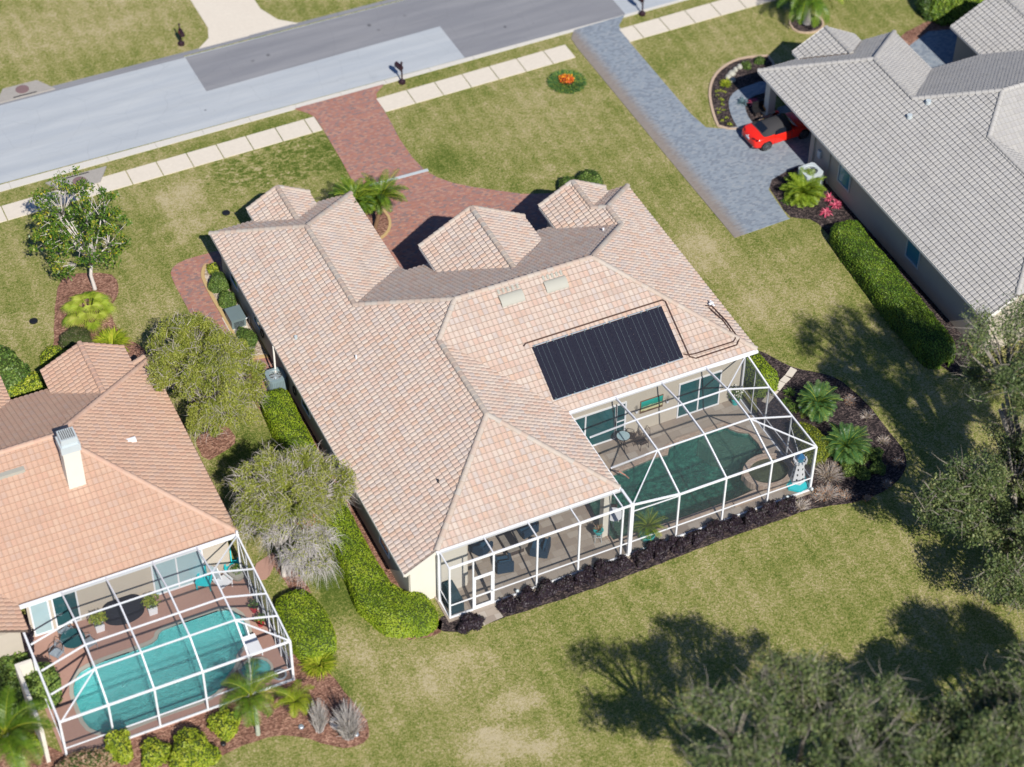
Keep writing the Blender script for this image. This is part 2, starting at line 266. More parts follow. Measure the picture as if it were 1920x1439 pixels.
M['barkpale']=stone_mat('pale_bark',(.58,.54,.50),9,.2,.9,.5)
M['twig']=stone_mat('pale_twigs',(.46,.41,.37),4,.25,.9,.2)
M['twigw']=stone_mat('whitish_twigs',(.46,.43,.41),4,.2,.9,.2)
M['palmtrunk']=stone_mat('palm_trunk',(.42,.46,.36),5,.2,.85,.4)
M['brown']=stone_mat('brown_fibre',(.20,.12,.07),8,.3,.9,.5)
M['core']=plain('foliage_core',(.035,.055,.010),.95)
M['corep']=plain('purple_core',(.016,.009,.010),.95)
M['lf_mag']=leafmat('magnolia_leaves',[(.02,.06,.008),(.05,.12,.012),(.10,.19,.02),(.20,.25,.03),(.42,.36,.03)],.22,.35)
M['lf_tree']=leafmat('willow_leaves',[(.10,.13,.018),(.19,.235,.028),(.29,.33,.045),(.38,.40,.07),(.44,.44,.12)],.3)
M['lf_oak']=leafmat('oak_leaves',[(.022,.048,.014),(.055,.09,.026),(.105,.15,.045),(.175,.215,.075),(.28,.29,.125)],.12)
M['lf_hedge']=leafmat('hedge_leaves',[(.07,.13,.006),(.15,.24,.010),(.22,.32,.014),(.29,.38,.022),(.36,.42,.04)],.25)
M['lf_hedge2']=leafmat('dark_hedge_leaves',[(.03,.075,.008),(.075,.15,.012),(.14,.23,.018),(.22,.30,.03)],.2)
M['lf_bush']=leafmat('bush_leaves',[(.025,.06,.012),(.06,.12,.02),(.12,.20,.035),(.22,.30,.06)],.2)
M['lf_lime']=leafmat('lime_leaves',[(.10,.16,.01),(.22,.30,.015),(.34,.40,.03),(.46,.46,.05)],.25)
M['lf_palm']=leafmat('palm_leaves',[(.025,.07,.006),(.06,.13,.010),(.12,.21,.018),(.20,.29,.03),(.36,.36,.05)],.2,.4)
M['lf_palmd']=leafmat('dark_palm_leaves',[(.02,.075,.02),(.045,.13,.035),(.09,.20,.06),(.16,.28,.07),(.33,.34,.05)],.2,.4)
M['lf_fan']=leafmat('fan_palm_leaves',[(.10,.18,.015),(.20,.30,.02),(.30,.38,.03),(.40,.42,.08)],.25,.65)
M['lf_purple']=leafmat('plum_leaves',[(.008,.006,.010),(.018,.012,.020),(.036,.022,.034),(.030,.030,.024)],.1)
M['lf_dry']=leafmat('dry_leaves',[(.16,.09,.05),(.28,.17,.10),(.36,.25,.17),(.20,.20,.08)],.15)
M['lf_rust']=leafmat('rust_leaves',[(.22,.09,.03),(.40,.17,.06),(.5,.26,.12)],.15)
M['lf_pink']=leafmat('pink_leaves',[(.35,.03,.08),(.60,.10,.18),(.75,.25,.30)],.2)
M['flower']=leafmat('red_orange_petals',[(.55,.03,.01),(.70,.16,.01),(.80,.40,.02)],.1)
M['wflower']=leafmat('white_petals',[(.7,.7,.6),(.8,.8,.75)],.1)
M['solar']=None
# ---------------------------------------------------------------- mesh helpers
def wloc(o):
    v=Vector((0,0,0))
    while o: v+=o.location; o=o.parent
    return v
def mkmesh(name,V,F,mat,parent=None,rnd=None,world=True,smooth=False):
    V=np.asarray(V,dtype=np.float32).reshape(-1,3)
    if parent is not None and world: V=V-np.array(wloc(parent),dtype=np.float32)
    me=bpy.data.meshes.new(name)
    if isinstance(F,np.ndarray) and F.ndim==2:
        k=F.shape[1]; n=len(F)
        me.vertices.add(len(V)); me.vertices.foreach_set('co',V.ravel()); me.loops.add(n*k); me.loops.foreach_set('vertex_index',F.ravel().astype(np.int32))
        me.polygons.add(n); me.polygons.foreach_set('loop_start',np.arange(0,n*k,k,dtype=np.int32)); me.update(calc_edges=True)
    else: me.from_pydata(V.tolist(),[],F); me.update()
    if rnd is not None:
        a=me.attributes.new('rnd','FLOAT','FACE'); a.data.foreach_set('value',np.asarray(rnd,dtype=np.float32))
    if smooth: me.polygons.foreach_set('use_smooth',[True]*len(me.polygons))
    if mat is not None: me.materials.append(mat)
    o=bpy.data.objects.new(name,me); COL.objects.link(o)
    if parent is not None: o.parent=parent
    return o
def tag(o,label=None,cat=None,group=None,kind=None):
    if label: o['label']=label
    if cat: o['category']=cat
    if group: o['group']=group
    if kind: o['kind']=kind
    return o
def thing(name,label,cat,loc=(0,0,0),group=None,rotz=0.0):
    o=bpy.data.objects.new(name,None); COL.objects.link(o); o.location=Vector((loc[0],loc[1],loc[2] if len(loc)>2 else 0)); o.rotation_euler=(0,0,rotz); o.empty_display_size=.2
    return tag(o,label,cat,group)
class MB:
    def __init__(s): s.v=[]; s.f=[]; s.r=[]
    def add(s,v,f,r=None):
        k=len(s.v); s.v+= [tuple(p) for p in v]; s.f+=[tuple(i+k for i in q) for q in f]; s.r+=[random.random() if r is None else r]*len(f); return s
    def hexa(s,P,r=None): # 8 pts bottom 4 ccw, top 4
        return s.add(P,[(3,2,1,0),(4,5,6,7),(0,1,5,4),(1,2,6,5),(2,3,7,6),(3,0,4,7)],r)
    def box(s,x0,y0,z0,x1,y1,z1,rot=0,r=None,taper=0):
        cx,cy=(x0+x1)/2,(y0+y1)/2; c,q=math.cos(rot),math.sin(rot); P=[]
        for z,t in ((z0,0),(z1,taper)):
            for x,y in ((x0,y0),(x1,y0),(x1,y1),(x0,y1)):
                dx,dy=(x-cx)*(1-t),(y-cy)*(1-t); P.append((cx+dx*c-dy*q,cy+dx*q+dy*c,z))
        return s.hexa(P,r)
    def beam(s,a,b,w,h=None,up=(0,0,1),r=None):
        h=h or w; a=Vector(a); b=Vector(b); d=(b-a)
        if d.length<1e-6: return s
        d.normalize(); u=Vector(up)
        if abs(d.dot(u))>.98: u=Vector((0,1,0))
        x=d.cross(u).normalized()*w/2; y=x.cross(d).normalized()*h/2
        return s.hexa([a-x-y,a+x-y,a+x+y,a-x+y,b-x-y,b+x-y,b+x+y,b-x+y],r)
    def tube(s,pts,rad,n=8,r=None,cap=True):
        pts=[Vector(p) for p in pts]; 
        if not isinstance(rad,(list,tuple)): rad=[rad]*len(pts)
        V=[];F=[];k=len(pts)
        pd=None
        for i,p in enumerate(pts):
            d=(pts[min(i+1,k-1)]-pts[max(i-1,0)]).normalized(); u=Vector((0,0,1)) if abs(d.z)<.9 else Vector((1,0,0))
            x=d.cross(u).normalized(); y=x.cross(d).normalized()
            for j in range(n):
                a=2*math.pi*j/n; V.append(p+(x*math.cos(a)+y*math.sin(a))*rad[i])
        for i in range(k-1):
            for j in range(n):
                F.append((i*n+j,i*n+(j+1)%n,(i+1)*n+(j+1)%n,(i+1)*n+j))
        if cap: F.append(tuple(range(n-1,-1,-1))); F.append(tuple((k-1)*n+j for j in range(n)))
        return s.add(V,F,r)
    def lathe(s,c,prof,n=20,r=None,sx=1,sy=1):
        V=[];F=[];k=len(prof)
        for (rr,z) in prof:
            for j in range(n):
                a=2*math.pi*j/n; V.append((c[0]+rr*sx*math.cos(a),c[1]+rr*sy*math.sin(a),c[2]+z))
        for i in range(k-1):
            for j in range(n): F.append((i*n+j,i*n+(j+1)%n,(i+1)*n+(j+1)%n,(i+1)*n+j))
        F.append(tuple(range(n-1,-1,-1))); F.append(tuple((k-1)*n+j for j in range(n)))
        return s.add(V,F,r)
    def prism(s,poly,z0,z1,holes=(),r=None,bottom=False):
        loops=[list(poly)]+[list(h) for h in holes]; V3=[[Vector((x,y,0)) for x,y in l] for l in loops]
        tris=tessellate_polygon(V3); flat=[p for l in loops for p in l]; n=len(flat)
        V=[(x,y,z1) for x,y in flat]; F=[]
        for t in tris:
            a,b,c=[flat[i] for i in t]; ar=(b[0]-a[0])*(c[1]-a[1])-(b[1]-a[1])*(c[0]-a[0])
            F.append(tuple(t) if ar>0 else tuple(reversed(t)))
        if abs(z1-z0)>1e-6:
            V+=[(x,y,z0) for x,y in flat]; o=0
            for li,l in enumerate(loops):
                k=len(l); ar=sum(l[i][0]*l[(i+1)%k][1]-l[(i+1)%k][0]*l[i][1] for i in range(k))
                ccw=(ar>0)==(li==0)
                for i in range(k):
                    a,b=o+i,o+(i+1)%k
                    F.append((a+n,b+n,b,a) if ccw else (b+n,a+n,a,b))
                o+=k
        return s.add(V,F,r)
    def build(s,name,mat,parent=None,world=True,smooth=False):
        return mkmesh(name,s.v,s.f,mat,parent,s.r,world,smooth)
def smooth_loop(L,it=2,closed=True):
    for _ in range(it):
        q=[];k=len(L)
        for i in range(k if closed else k-1):
            a,b=L[i],L[(i+1)%k]; q.append((a[0]*.75+b[0]*.25,a[1]*.75+b[1]*.25)); q.append((a[0]*.25+b[0]*.75,a[1]*.25+b[1]*.75))
        if not closed: q=[L[0]]+q+[L[-1]]
        L=q
    return L
def jitter(L,amp,step=.35):
    out=[];k=len(L)
    for i in range(k):
        a,b=Vector(L[i]),Vector(L[(i+1)%k]); d=b-a; n=max(1,int(d.length/step)); nn=Vector((-d.y,d.x)).normalized() if d.length else Vector((0,0))
        for j in range(n):
            p=a+d*(j/n)+nn*random.uniform(-amp,amp); out.append((p.x,p.y))
    return out
def struct(name,mb,mat,kind='structure'):
    o=mb.build(name,mat); o['kind']=kind; return o
def sheet(name,poly,z,mat,holes=(),z0=None):
    return struct(name,MB().prism(poly,z if z0 is None else z0,z,holes),mat)
# ---------------------------------------------------------------- foliage
def leafquads(C,size,aspect=.5,up=.35,srnd=.35,nrm=None):
    n=len(C); C=np.asarray(C); d=rng.normal(size=(n,3)); d/=np.linalg.norm(d,axis=1)[:,None]
    if nrm is not None: d=d*.75+nrm
    d[:,2]=np.abs(d[:,2])+up; d/=np.linalg.norm(d,axis=1)[:,None]
    t=np.cross(d,rng.normal(size=(n,3))); t/=np.linalg.norm(t,axis=1)[:,None]; b=np.cross(d,t)
    s=(size*(1+srnd*rng.uniform(-1,1,n)))[:,None]/2
    V=np.stack([C-t*s,C-b*s*aspect,C+t*s,C+b*s*aspect],1).reshape(-1,3)
    return V,np.arange(4*n).reshape(n,4)
def leafmesh(name,C,size,mat,parent,aspect=.5,up=.35,rnd=None,nrm=None):
    V,F=leafquads(C,size,aspect,up,nrm=nrm); r=rng.uniform(0,1,len(F)) if rnd is None else np.clip(rnd,0,1)
    return mkmesh(name,V,F,mat,parent,r)
def cloud(c,rad,n,inner=.45):
    d=rng.normal(size=(n,3)); d/=np.linalg.norm(d,axis=1)[:,None]; q=(inner+(1-inner)*rng.uniform(0,1,n)**.6)[:,None]
    return np.array(c)+d*q*np.array(rad)
def clumps(c,rad,k,low=-.55,inner=.35):
    out=[]
    while len(out)<k:
        d=rng.normal(size=3); d/=np.linalg.norm(d)
        if d[2]<low: continue
        q=inner+(1-inner)*rng.uniform()**.5
        out.append(np.array(c)+d*q*np.array(rad))
    return out
def tree(name,label,cat,base,trunk_top,crown_c,crown_r,nclump,crad,nleaf,lsize,leafm,barkm,trad=.18,twigs=0,twigm=None,group=None,aspect=.5,low=-.55,inner=.35,extra=None,twlen=.7,drop=None,lobes=None,droop=.0,tww=.012):
    base=Vector((base[0],base[1],0)); t=thing(name,label,cat,base,group)
    if lobes is None: CL=clumps(crown_c,crown_r,nclump,low,inner)
    else:
        tot=sum(r[0]*r[1] for _,r in lobes); CL=[]
        for lc,lr in lobes: CL+=clumps(lc,lr,max(3,int(nclump*lr[0]*lr[1]/tot)),low,inner)
    if extra: CL+= [np.array(e) for e in extra]
    if drop: CL=[c for c in CL if not drop(c)]
    tm=MB(); tt=Vector(trunk_top); mid=(base+tt)/2+Vector((random.uniform(-.15,.15),random.uniform(-.15,.15),0))
    tm.tube([base-Vector((0,0,.1)),base+Vector((0,0,.15)),mid,tt],[trad*1.5,trad*1.15,trad,trad*.8],9)
    tm.build('trunk',barkm,t,smooth=True)
    bm=MB(); mains=[]
    k=max(4,nclump//7)
    for i in range(k):
        c=Vector(CL[int(rng.integers(len(CL)))]); p=tt+(c-tt)*.55+Vector((0,0,.12*(c-tt).length)); bm.tube([tt-Vector((0,0,.2)),tt+(p-tt)*.5+Vector((random.uniform(-.1,.1),random.uniform(-.1,.1),.1)),p],[trad*.6,trad*.45,trad*.3],6); mains.append(p)
    for c in CL:
        c=Vector(c); p=min(mains,key=lambda q:(q-c).length); m_=(p+c)/2+Vector((random.uniform(-.15,.15),random.uniform(-.15,.15),random.uniform(.0,.2)))
        bm.tube([p,m_,c],[trad*.26,trad*.16,trad*.07],5)
    bm.build('branches',barkm,t,smooth=True)
    P=[];Rr=[]
    for c in CL:
        rr=crad*rng.uniform(.65,1.25); n=int(nleaf*rng.uniform(.6,1.3)); P.append(cloud(c,(rr,rr,rr*.75),n,.15)); Rr.append(np.clip(rng.normal(rng.uniform(.3,.65),.22,n),0,1))
    P=np.concatenate(P); Rr=np.concatenate(Rr)
    leafmesh('crown',P,lsize,leafm,t,aspect,.35,Rr)
    if twigs:
        idx=rng.integers(0,len(CL),twigs); A=np.array(CL)[idx]; A=A+rng.normal(size=A.shape)*crad*.3
        cc=np.array(crown_c); d=A-cc; d/= (np.linalg.norm(d,axis=1)[:,None]+1e-6); d=d*.6+rng.normal(size=d.shape)*.6; d[:,2]+=.15; d/=np.linalg.norm(d,axis=1)[:,None]
        L=rng.uniform(.5,1.2,(twigs,1))*twlen; B=A+d*L; s=np.cross(d,rng.normal(size=d.shape)); s/=np.linalg.norm(s,axis=1)[:,None]; s*=.014
        s*=tww/.014; Mi=(A+B)/2+rng.normal(size=A.shape)*L*.08; B=B-np.concatenate([np.zeros((twigs,2)),L*droop],1); V=np.stack([A-s,A+s,Mi+s*.6,Mi-s*.6,B+s*.15,B-s*.15],1).reshape(-1,3); k_=np.arange(twigs)*6; mkmesh('twigs',V,np.concatenate([np.stack([k_,k_+1,k_+2,k_+3],1),np.stack([k_+3,k_+2,k_+4,k_+5],1)]),twigm or barkm,t)
    return t
def surf_foliage(grid,parent,leafm,corem,lsize,dens,name='foliage',corename='core',out=.05,aspect=.6,rb=0.0):
    g=np.array(grid); a,b=g.shape[:2]
    V=g.reshape(-1,3); idx=np.arange(a*b).reshape(a,b); F=np.stack([idx[:-1,:-1],idx[1:,:-1],idx[1:,1:],idx[:-1,1:]],-1).reshape(-1,4)
    mkmesh(corename,V,F,corem,parent)
    p0,p1,p2,p3=[V[F[:,i]] for i in range(4)]; nr=np.cross(p2-p0,p3-p1); ar=np.linalg.norm(nr,axis=1)/2; nr=nr/(2*ar[:,None]+1e-9)
    cen=V.mean(0); sgn=np.sign(((p0-cen)*nr).sum(1)); 
    n=int(ar.sum()*dens); pick=rng.choice(len(F),n,p=ar/ar.sum()); u=rng.uniform(0,1,(n,1)); w=rng.uniform(0,1,(n,1))
    P=(p0[pick]*(1-u)*(1-w)+p1[pick]*u*(1-w)+p2[pick]*u*w+p3[pick]*(1-u)*w); nn=nr[pick]
    # outward = away from the centre line of the plant
    c2=g.mean(1)[np.clip(pick//(b-1),0,a-1)]; sg=np.sign(((P-c2)*nn).sum(1))[:,None]; nn=nn*np.where(sg==0,1,sg)
    P=P+nn*(out*rng.uniform(-.3,1.3,(n,1)))
    # light and dark sprigs vary in patches over the plant
    ph=rng.uniform(0,6,4); r=.5+.16*np.sin(P[:,0]*2.1+ph[0])*np.sin(P[:,1]*1.7+ph[1])+.12*np.sin(P[:,0]*5.3+ph[2]+P[:,1]*4.1+ph[3])+rng.normal(0,.2,n)+rb
    leafmesh(name,P,lsize,leafm,parent,aspect,.25,r,nn)
def hedge(name,label,cat,path,width,height,leafm,lsize=.09,dens=260,group=None,z0=0.0,wob=.035,widths=None,corem=None):
    pts=[Vector(p) for p in path]; L=[0]
    for a,b in zip(pts,pts[1:]): L.append(L[-1]+(b-a).length)
    n=max(8,int(L[-1]/.22)); rows=[]
    def at(s):
        for i in range(len(L)-1):
            if s<=L[i+1] or i==len(L)-2:
                t=(s-L[i])/(L[i+1]-L[i]); return pts[i].lerp(pts[i+1],t),i+t
    t=thing(name,label,cat,(pts[0].x,pts[0].y,z0),group)
    ph=[random.uniform(0,6) for _ in range(8)]
    for i in range(n+1):
        s=L[-1]*i/n; p,ii=at(s); a,_=at(max(0,s-.6)); b,_=at(min(L[-1],s+.6)); d=(b-a).normalized(); x=Vector((d.y,-d.x,0)) if len(d)==3 else Vector((d.y,-d.x))
        e=min(s,L[-1]-s)/(width*.45); ef=math.sqrt(max(0.0,1-(1-min(1,e))**2))**.8; w=width if widths is None else widths[int(ii)]*(1-(ii%1))+widths[min(len(widths)-1,int(ii)+1)]*(ii%1)
        row=[]; m=14
        for j in range(m+1):
            th=math.pi*j/m; cx=math.copysign(abs(math.cos(th))**.55,math.cos(th)); sz=abs(math.sin(th))**.32
            q=1+wob*(math.sin(s*1.3+ph[0]+j*.8)+math.sin(s*3.1+ph[1]-j*1.3)*.7+math.sin(s*6.3+ph[2]+j*2.2)*.5)*.6
            hh=height*(1+wob*.7*(math.sin(s*1.9+ph[3])+math.sin(s*4.7+ph[4]+j)*.5))
            row.append((p.x+x.x*cx*w/2*q*(.25+.75*ef),p.y+x.y*cx*w/2*q*(.25+.75*ef),z0+hh*sz*q*(.35+.65*ef) if j not in (0,m) else z0))
        rows.append(row)
    surf_foliage(rows,t,leafm,corem or M['core'],lsize,dens)
    return t
def bush(name,label,cat,c,rad,leafm,lsize=.08,dens=300,group=None,z0=0.0,wob=.12,corem=None,flat=.6,parent=None,rb=0.0):
    t=thing(name,label,cat,(c[0],c[1],z0),group) if parent is None else parent
    rows=[]; ph=[random.uniform(0,6) for _ in range(6)]; n=16;m=10; zc=z0+rad[2]*.42
    for i in range(n+1):
        a=2*math.pi*i/n; row=[]
        for j in range(m+1):
            th=-.45*math.pi*.55+(.5+.2475)*math.pi*j/m
            q=1+wob*(math.sin(3*a+ph[0])*math.cos(th)+.7*math.sin(5*a+ph[1]+2*th)*math.cos(th)+.6*math.sin(2*a+ph[2]+4*th))
            row.append((c[0]+rad[0]*q*math.cos(a)*abs(math.cos(th))**flat,c[1]+rad[1]*q*math.sin(a)*abs(math.cos(th))**flat,max(z0,zc+rad[2]*.62*q*math.sin(th))))
        rows.append(row)
    # rows run round the plant, so outward is measured from the axis
    g=np.array(rows); V=g.reshape(-1,3); idx=np.arange((n+1)*(m+1)).reshape(n+1,m+1); F=np.stack([idx[:-1,:-1],idx[1:,:-1],idx[1:,1:],idx[:-1,1:]],-1).reshape(-1,4)
    mkmesh('core',V,F,corem or M['core'],t)
    p0,p1,p2,p3=[V[F[:,i]] for i in range(4)]; nr=np.cross(p2-p0,p3-p1); ar=np.linalg.norm(nr,axis=1)/2+1e-6; nr=nr/(2*ar[:,None])
    N_=int(ar.sum()*dens); pick=rng.choice(len(F),N_,p=ar/ar.sum()); u=rng.uniform(0,1,(N_,1)); w=rng.uniform(0,1,(N_,1))
    P=(p0[pick]*(1-u)*(1-w)+p1[pick]*u*(1-w)+p2[pick]*u*w+p3[pick]*(1-u)*w); nn=nr[pick]; cen=np.array([c[0],c[1],z0+rad[2]*.3]); sg=np.sign(((P-cen)*nn).sum(1))[:,None]; nn=nn*np.where(sg==0,1,sg)
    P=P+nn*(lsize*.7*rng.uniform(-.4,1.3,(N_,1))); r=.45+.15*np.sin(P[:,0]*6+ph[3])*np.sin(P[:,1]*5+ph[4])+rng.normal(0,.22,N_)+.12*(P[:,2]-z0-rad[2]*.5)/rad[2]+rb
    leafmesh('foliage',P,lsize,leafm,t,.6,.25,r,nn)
    return t
def wisp(name,label,cat,c,rad,leafm,nl,lsize,twigm,nt=120,group=None,z0=0.0,tw=.012,up=.9,lift=.0):
    """loose shrub: bare stems fanning up from the base with leaves along them"""
    t=thing(name,label,cat,(c[0],c[1],z0),group); b=np.array([c[0],c[1],z0]); a=rng.uniform(0,2*math.pi,nt); q=rng.uniform(.1,1,nt)**.7
    T=np.stack([np.cos(a)*q*rad[0],np.sin(a)*q*rad[1],rad[2]*(rng.uniform(.45,1,nt))*np.sqrt(1-.6*q*q)],1)+b; A=b+(T-b)*np.array([.12,.12,.0])+rng.normal(size=(nt,3))*np.array([.05,.05,0])
    Mi=A+(T-A)*.55+np.stack([np.zeros(nt),np.zeros(nt),.18*(T-A)[:,2]],1); d=T-A; s=np.cross(d,rng.normal(size=d.shape)); s/=np.linalg.norm(s,axis=1)[:,None]; s*=tw
    V=np.stack([A-s,A+s,Mi+s*.7,Mi-s*.7,T+s*.2,T-s*.2],1).reshape(-1,3); k=np.arange(nt)*6; F=np.concatenate([np.stack([k,k+1,k+2,k+3],1),np.stack([k+3,k+2,k+4,k+5],1)])
    mkmesh('stems',V,F,twigm,t)
    if nl:
        i=rng.integers(0,nt,nl); u=rng.uniform(.25,1.05,(nl,1)); P=Mi[i]*(1-np.abs(2*u-1.0))+np.where(u<.5,A[i],T[i])*np.abs(2*u-1.0)+rng.normal(size=(nl,3))*.05
        P[:,2]=np.maximum(P[:,2],z0+.03)
        leafmesh('foliage',P,lsize,leafm,t,.5,.3)
    return t
def frond(az,length,elev,droop,nl,ll,lw,base=(0,0,0),vee=.35,start=.12):
    """one feather leaf: returns stem points and leaflet quads"""
    ca,sa=math.cos(az),math.sin(az); pts=[];x=0;z=0;e=elev;st=12
    for i in range(st+1):
        pts.append(Vector((base[0]+ca*x,base[1]+sa*x,base[2]+z))); x+=math.cos(e)*length/st; z+=math.sin(e)*length/st; e-=droop/st*(.4+1.2*i/st)
    V=[];F=[]
    for i in range(nl):
        u=start+(1-start)*i/(nl-1)*.99; k=u*st; a=int(min(k,st-1)); p=pts[a].lerp(pts[a+1],k-a); d=(pts[a+1]-pts[a]).normalized(); side=Vector((-sa,ca,0)); upv=side.cross(d)*-1
        if upv.z<0: upv=-upv
        l=ll*(math.sin(math.pi*min(1,.18+u*.82))**.6)*random.uniform(.85,1.12)
        for sg in (-1,1):
            dr=(side*sg*.9+d*.55+upv*vee*random.uniform(.3,1.2)).normalized(); tip=p+dr*l+Vector((0,0,-.22*l*l/ll)); w=d*lw; mid=p+dr*l*.5
            n=len(V); V+=[p-w*.3,p+w*.5,mid+w*.6,tip,mid-w*.4]; F.append((n,n+1,n+2,n+3,n+4))
    return pts,V,F
def palm(name,label,cat,base,h,nf,flen,leafm,trunkm,trad=.12,lean=(0,0),group=None,ll=.35,lw=.022,elev=(-.2,1.35),droop=(1.2,1.9),nl=26,z0=0.0,vee=.35):
    t=thing(name,label,cat,(base[0],base[1],z0),group); top=Vector((base[0]+lean[0],base[1]+lean[1],z0+h))
    tb=MB(); k=max(3,int(h/.12)); P=[];Q=[]
    for i in range(k+1):
        u=i/k; p=Vector((base[0],base[1],z0-.05)).lerp(top,u); p+=Vector((math.sin(u*3)*.06*h/3,0,0)); P.append(p); Q.append(trad*(1.25-.35*u)*(1+.07*(i%2)))
    tb.tube(P,Q,10).build('trunk',trunkm,t,smooth=False)
    V=[];F=[];Rn=[]; sm=MB()
    for i in range(nf):
        u=i/(nf-1); az=i*2.399963+random.uniform(-.2,.2); e=elev[1]+(elev[0]-elev[1])*u+random.uniform(-.1,.1)
        pts,v,f=frond(az,flen*random.uniform(.85,1.1)*(.75+.25*math.sin(math.pi*min(1,u+.3))),e,droop[0]+(droop[1]-droop[0])*random.random()*(1-.4*u),nl,ll,lw,P[-1],vee)
        n=len(V); V+=v; F+=[tuple(j+n for j in q) for q in f]; tone=random.gauss(.45,.15)+(.35 if u>.86 and random.random()<.4 else 0)
        Rn+=[min(1,max(0,tone+random.gauss(0,.08))) for _ in f]; sm.tube(pts,[.022*(1-.8*j/len(pts)) for j in range(len(pts))],4)
    mkmesh('crown',[tuple(x) for x in V],F,leafm,t,Rn); sm.build('frond_stems',M['lf_lime'],t)
    return t
def grassy(name,label,cat,c,rad,n,ln,w,leafm,group=None,z0=0.0,lean=.9):
    """tuft of strap leaves arching from a base patch"""
    t=thing(name,label,cat,(c[0],c[1],z0),group); V=[];F=[];Rn=[]
    for i in range(n):
        a=random.uniform(0,6.283); q=random.random()**.5; b=Vector((c[0]+math.cos(a)*rad*q,c[1]+math.sin(a)*rad*q,z0)); az=a+random.uniform(-.7,.7); l=ln*random.uniform(.6,1.1); e=random.uniform(.5,1.4); d=Vector((math.cos(az),math.sin(az),0)); s=Vector((-d.y,d.x,0))*w
        p1=b+d*l*.45*math.cos(e)+Vector((0,0,l*.5*math.sin(e))); p2=p1+d*l*.5*math.cos(e-lean)+Vector((0,0,l*.45*math.sin(e-lean))); k=len(V)
        V+=[b-s*.5,b+s*.5,p1+s,p1-s,p2]; F+=[(k,k+1,k+2,k+3),(k+3,k+2,k+4)]; r=random.random(); Rn+=[r,r]
    mkmesh('leaves',[tuple(x) for x in V],F,leafm,t,Rn); return t
# ---------------------------------------------------------------- roofs
TW,TE=.272,.345
PROF=[(0,-.012),(.09,.0),(.22,.026),(.5,.037),(.78,.026),(.92,.002),(1.0,-.012)]
def clip(poly,pg):
    n=len(pg)
    for i in range(n):
        a=pg[i];b=pg[(i+1)%n]; ex,ey=b[0]-a[0],b[1]-a[1]; out=[]
        f=lambda p:ex*(p[1]-a[1])-ey*(p[0]-a[0])
        m=len(poly)
        for j in range(m):
            p=poly[j];q=poly[(j+1)%m]; fp,fq=f(p),f(q)
            if fp>=0: out.append(p)
            if fp*fq<0:
                t=fp/(fp-fq); out.append(tuple(p[k]+(q[k]-p[k])*t for k in range(3)))
        poly=out
        if len(poly)<3: return []
    return poly
def roof_faces(mb,polys3,ax,org,flat=1.0):
    """lay barrel tiles over convex roof facets sharing one plane. ax=eave direction, org=point on the plane"""
    a=Vector(polys3[0][0]);n=None
    P0=[Vector(p) for p in polys3[0]]; n=(P0[1]-P0[0]).cross(P0[2]-P0[0]).normalized()
    if n.z<0: n=-n
    U=Vector(ax).normalized(); Vv=n.cross(U).normalized()
    if Vv.z<0: Vv=-Vv
    U=Vv.cross(n).normalized(); O=Vector(org)
    rn={}
    for pg3 in polys3:
        pg=[((Vector(p)-O).dot(U),(Vector(p)-O).dot(Vv)) for p in pg3]
        ar=sum(pg[i][0]*pg[(i+1)%len(pg)][1]-pg[(i+1)%len(pg)][0]*pg[i][1] for i in range(len(pg)))
        if ar<0: pg=pg[::-1]
        u0,u1=min(p[0] for p in pg),max(p[0] for p in pg); v0,v1=min(p[1] for p in pg),max(p[1] for p in pg)
        def inside(x,y):
            for i in range(len(pg)):
                a=pg[i];b=pg[(i+1)%len(pg)]
                if (b[0]-a[0])*(y-a[1])-(b[1]-a[1])*(x-a[0])<0: return False
            return True
        for r in range(int(math.floor(v0/TE)),int(math.ceil(v1/TE))):
            for c in range(int(math.floor(u0/TW)),int(math.ceil(u1/TW))):
                x0,x1,y0,y1=c*TW,(c+1)*TW,r*TE,(r+1)*TE
                ins=[inside(x,y) for x,y in ((x0,y0),(x1,y0),(x1,y1),(x0,y1))]
                full=all(ins)
                if (c,r) not in rn: rn[(c,r)]=(random.random(),random.uniform(-.006,.006))
                rr,dz=rn[(c,r)]; V=[];F=[];LV=[];LF=[];GV=[];GF=[]
                lo=.064+dz; hi=.006
                for k in range(len(PROF)-1):
                    (fa,ha),(fb,hb)=PROF[k],PROF[k+1]; xa,xb=x0+fa*TW,x0+fb*TW; ha*=flat;hb*=flat
                    quads=[[(xa,y0,ha+lo),(xb,y0,hb+lo),(xb,y1,hb+hi),(xa,y1,ha+hi)]]
                    for q in quads:
                        if not full: q=clip(q,pg)
                        if len(q)<3: continue
                        tv,tf=(GV,GF) if k in (0,len(PROF)-2) else (V,F)
                        s=len(tv); tv+=[O+U*p[0]+Vv*p[1]+n*p[2] for p in q]; tf.append(tuple(range(s,s+len(q))))
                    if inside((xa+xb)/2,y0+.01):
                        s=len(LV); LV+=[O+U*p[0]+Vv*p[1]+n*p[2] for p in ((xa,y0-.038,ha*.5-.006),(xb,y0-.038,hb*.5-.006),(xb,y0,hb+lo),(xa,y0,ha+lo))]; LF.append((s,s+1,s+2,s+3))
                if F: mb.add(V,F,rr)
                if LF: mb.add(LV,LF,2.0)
                if GF: mb.add(GV,GF,1.4)
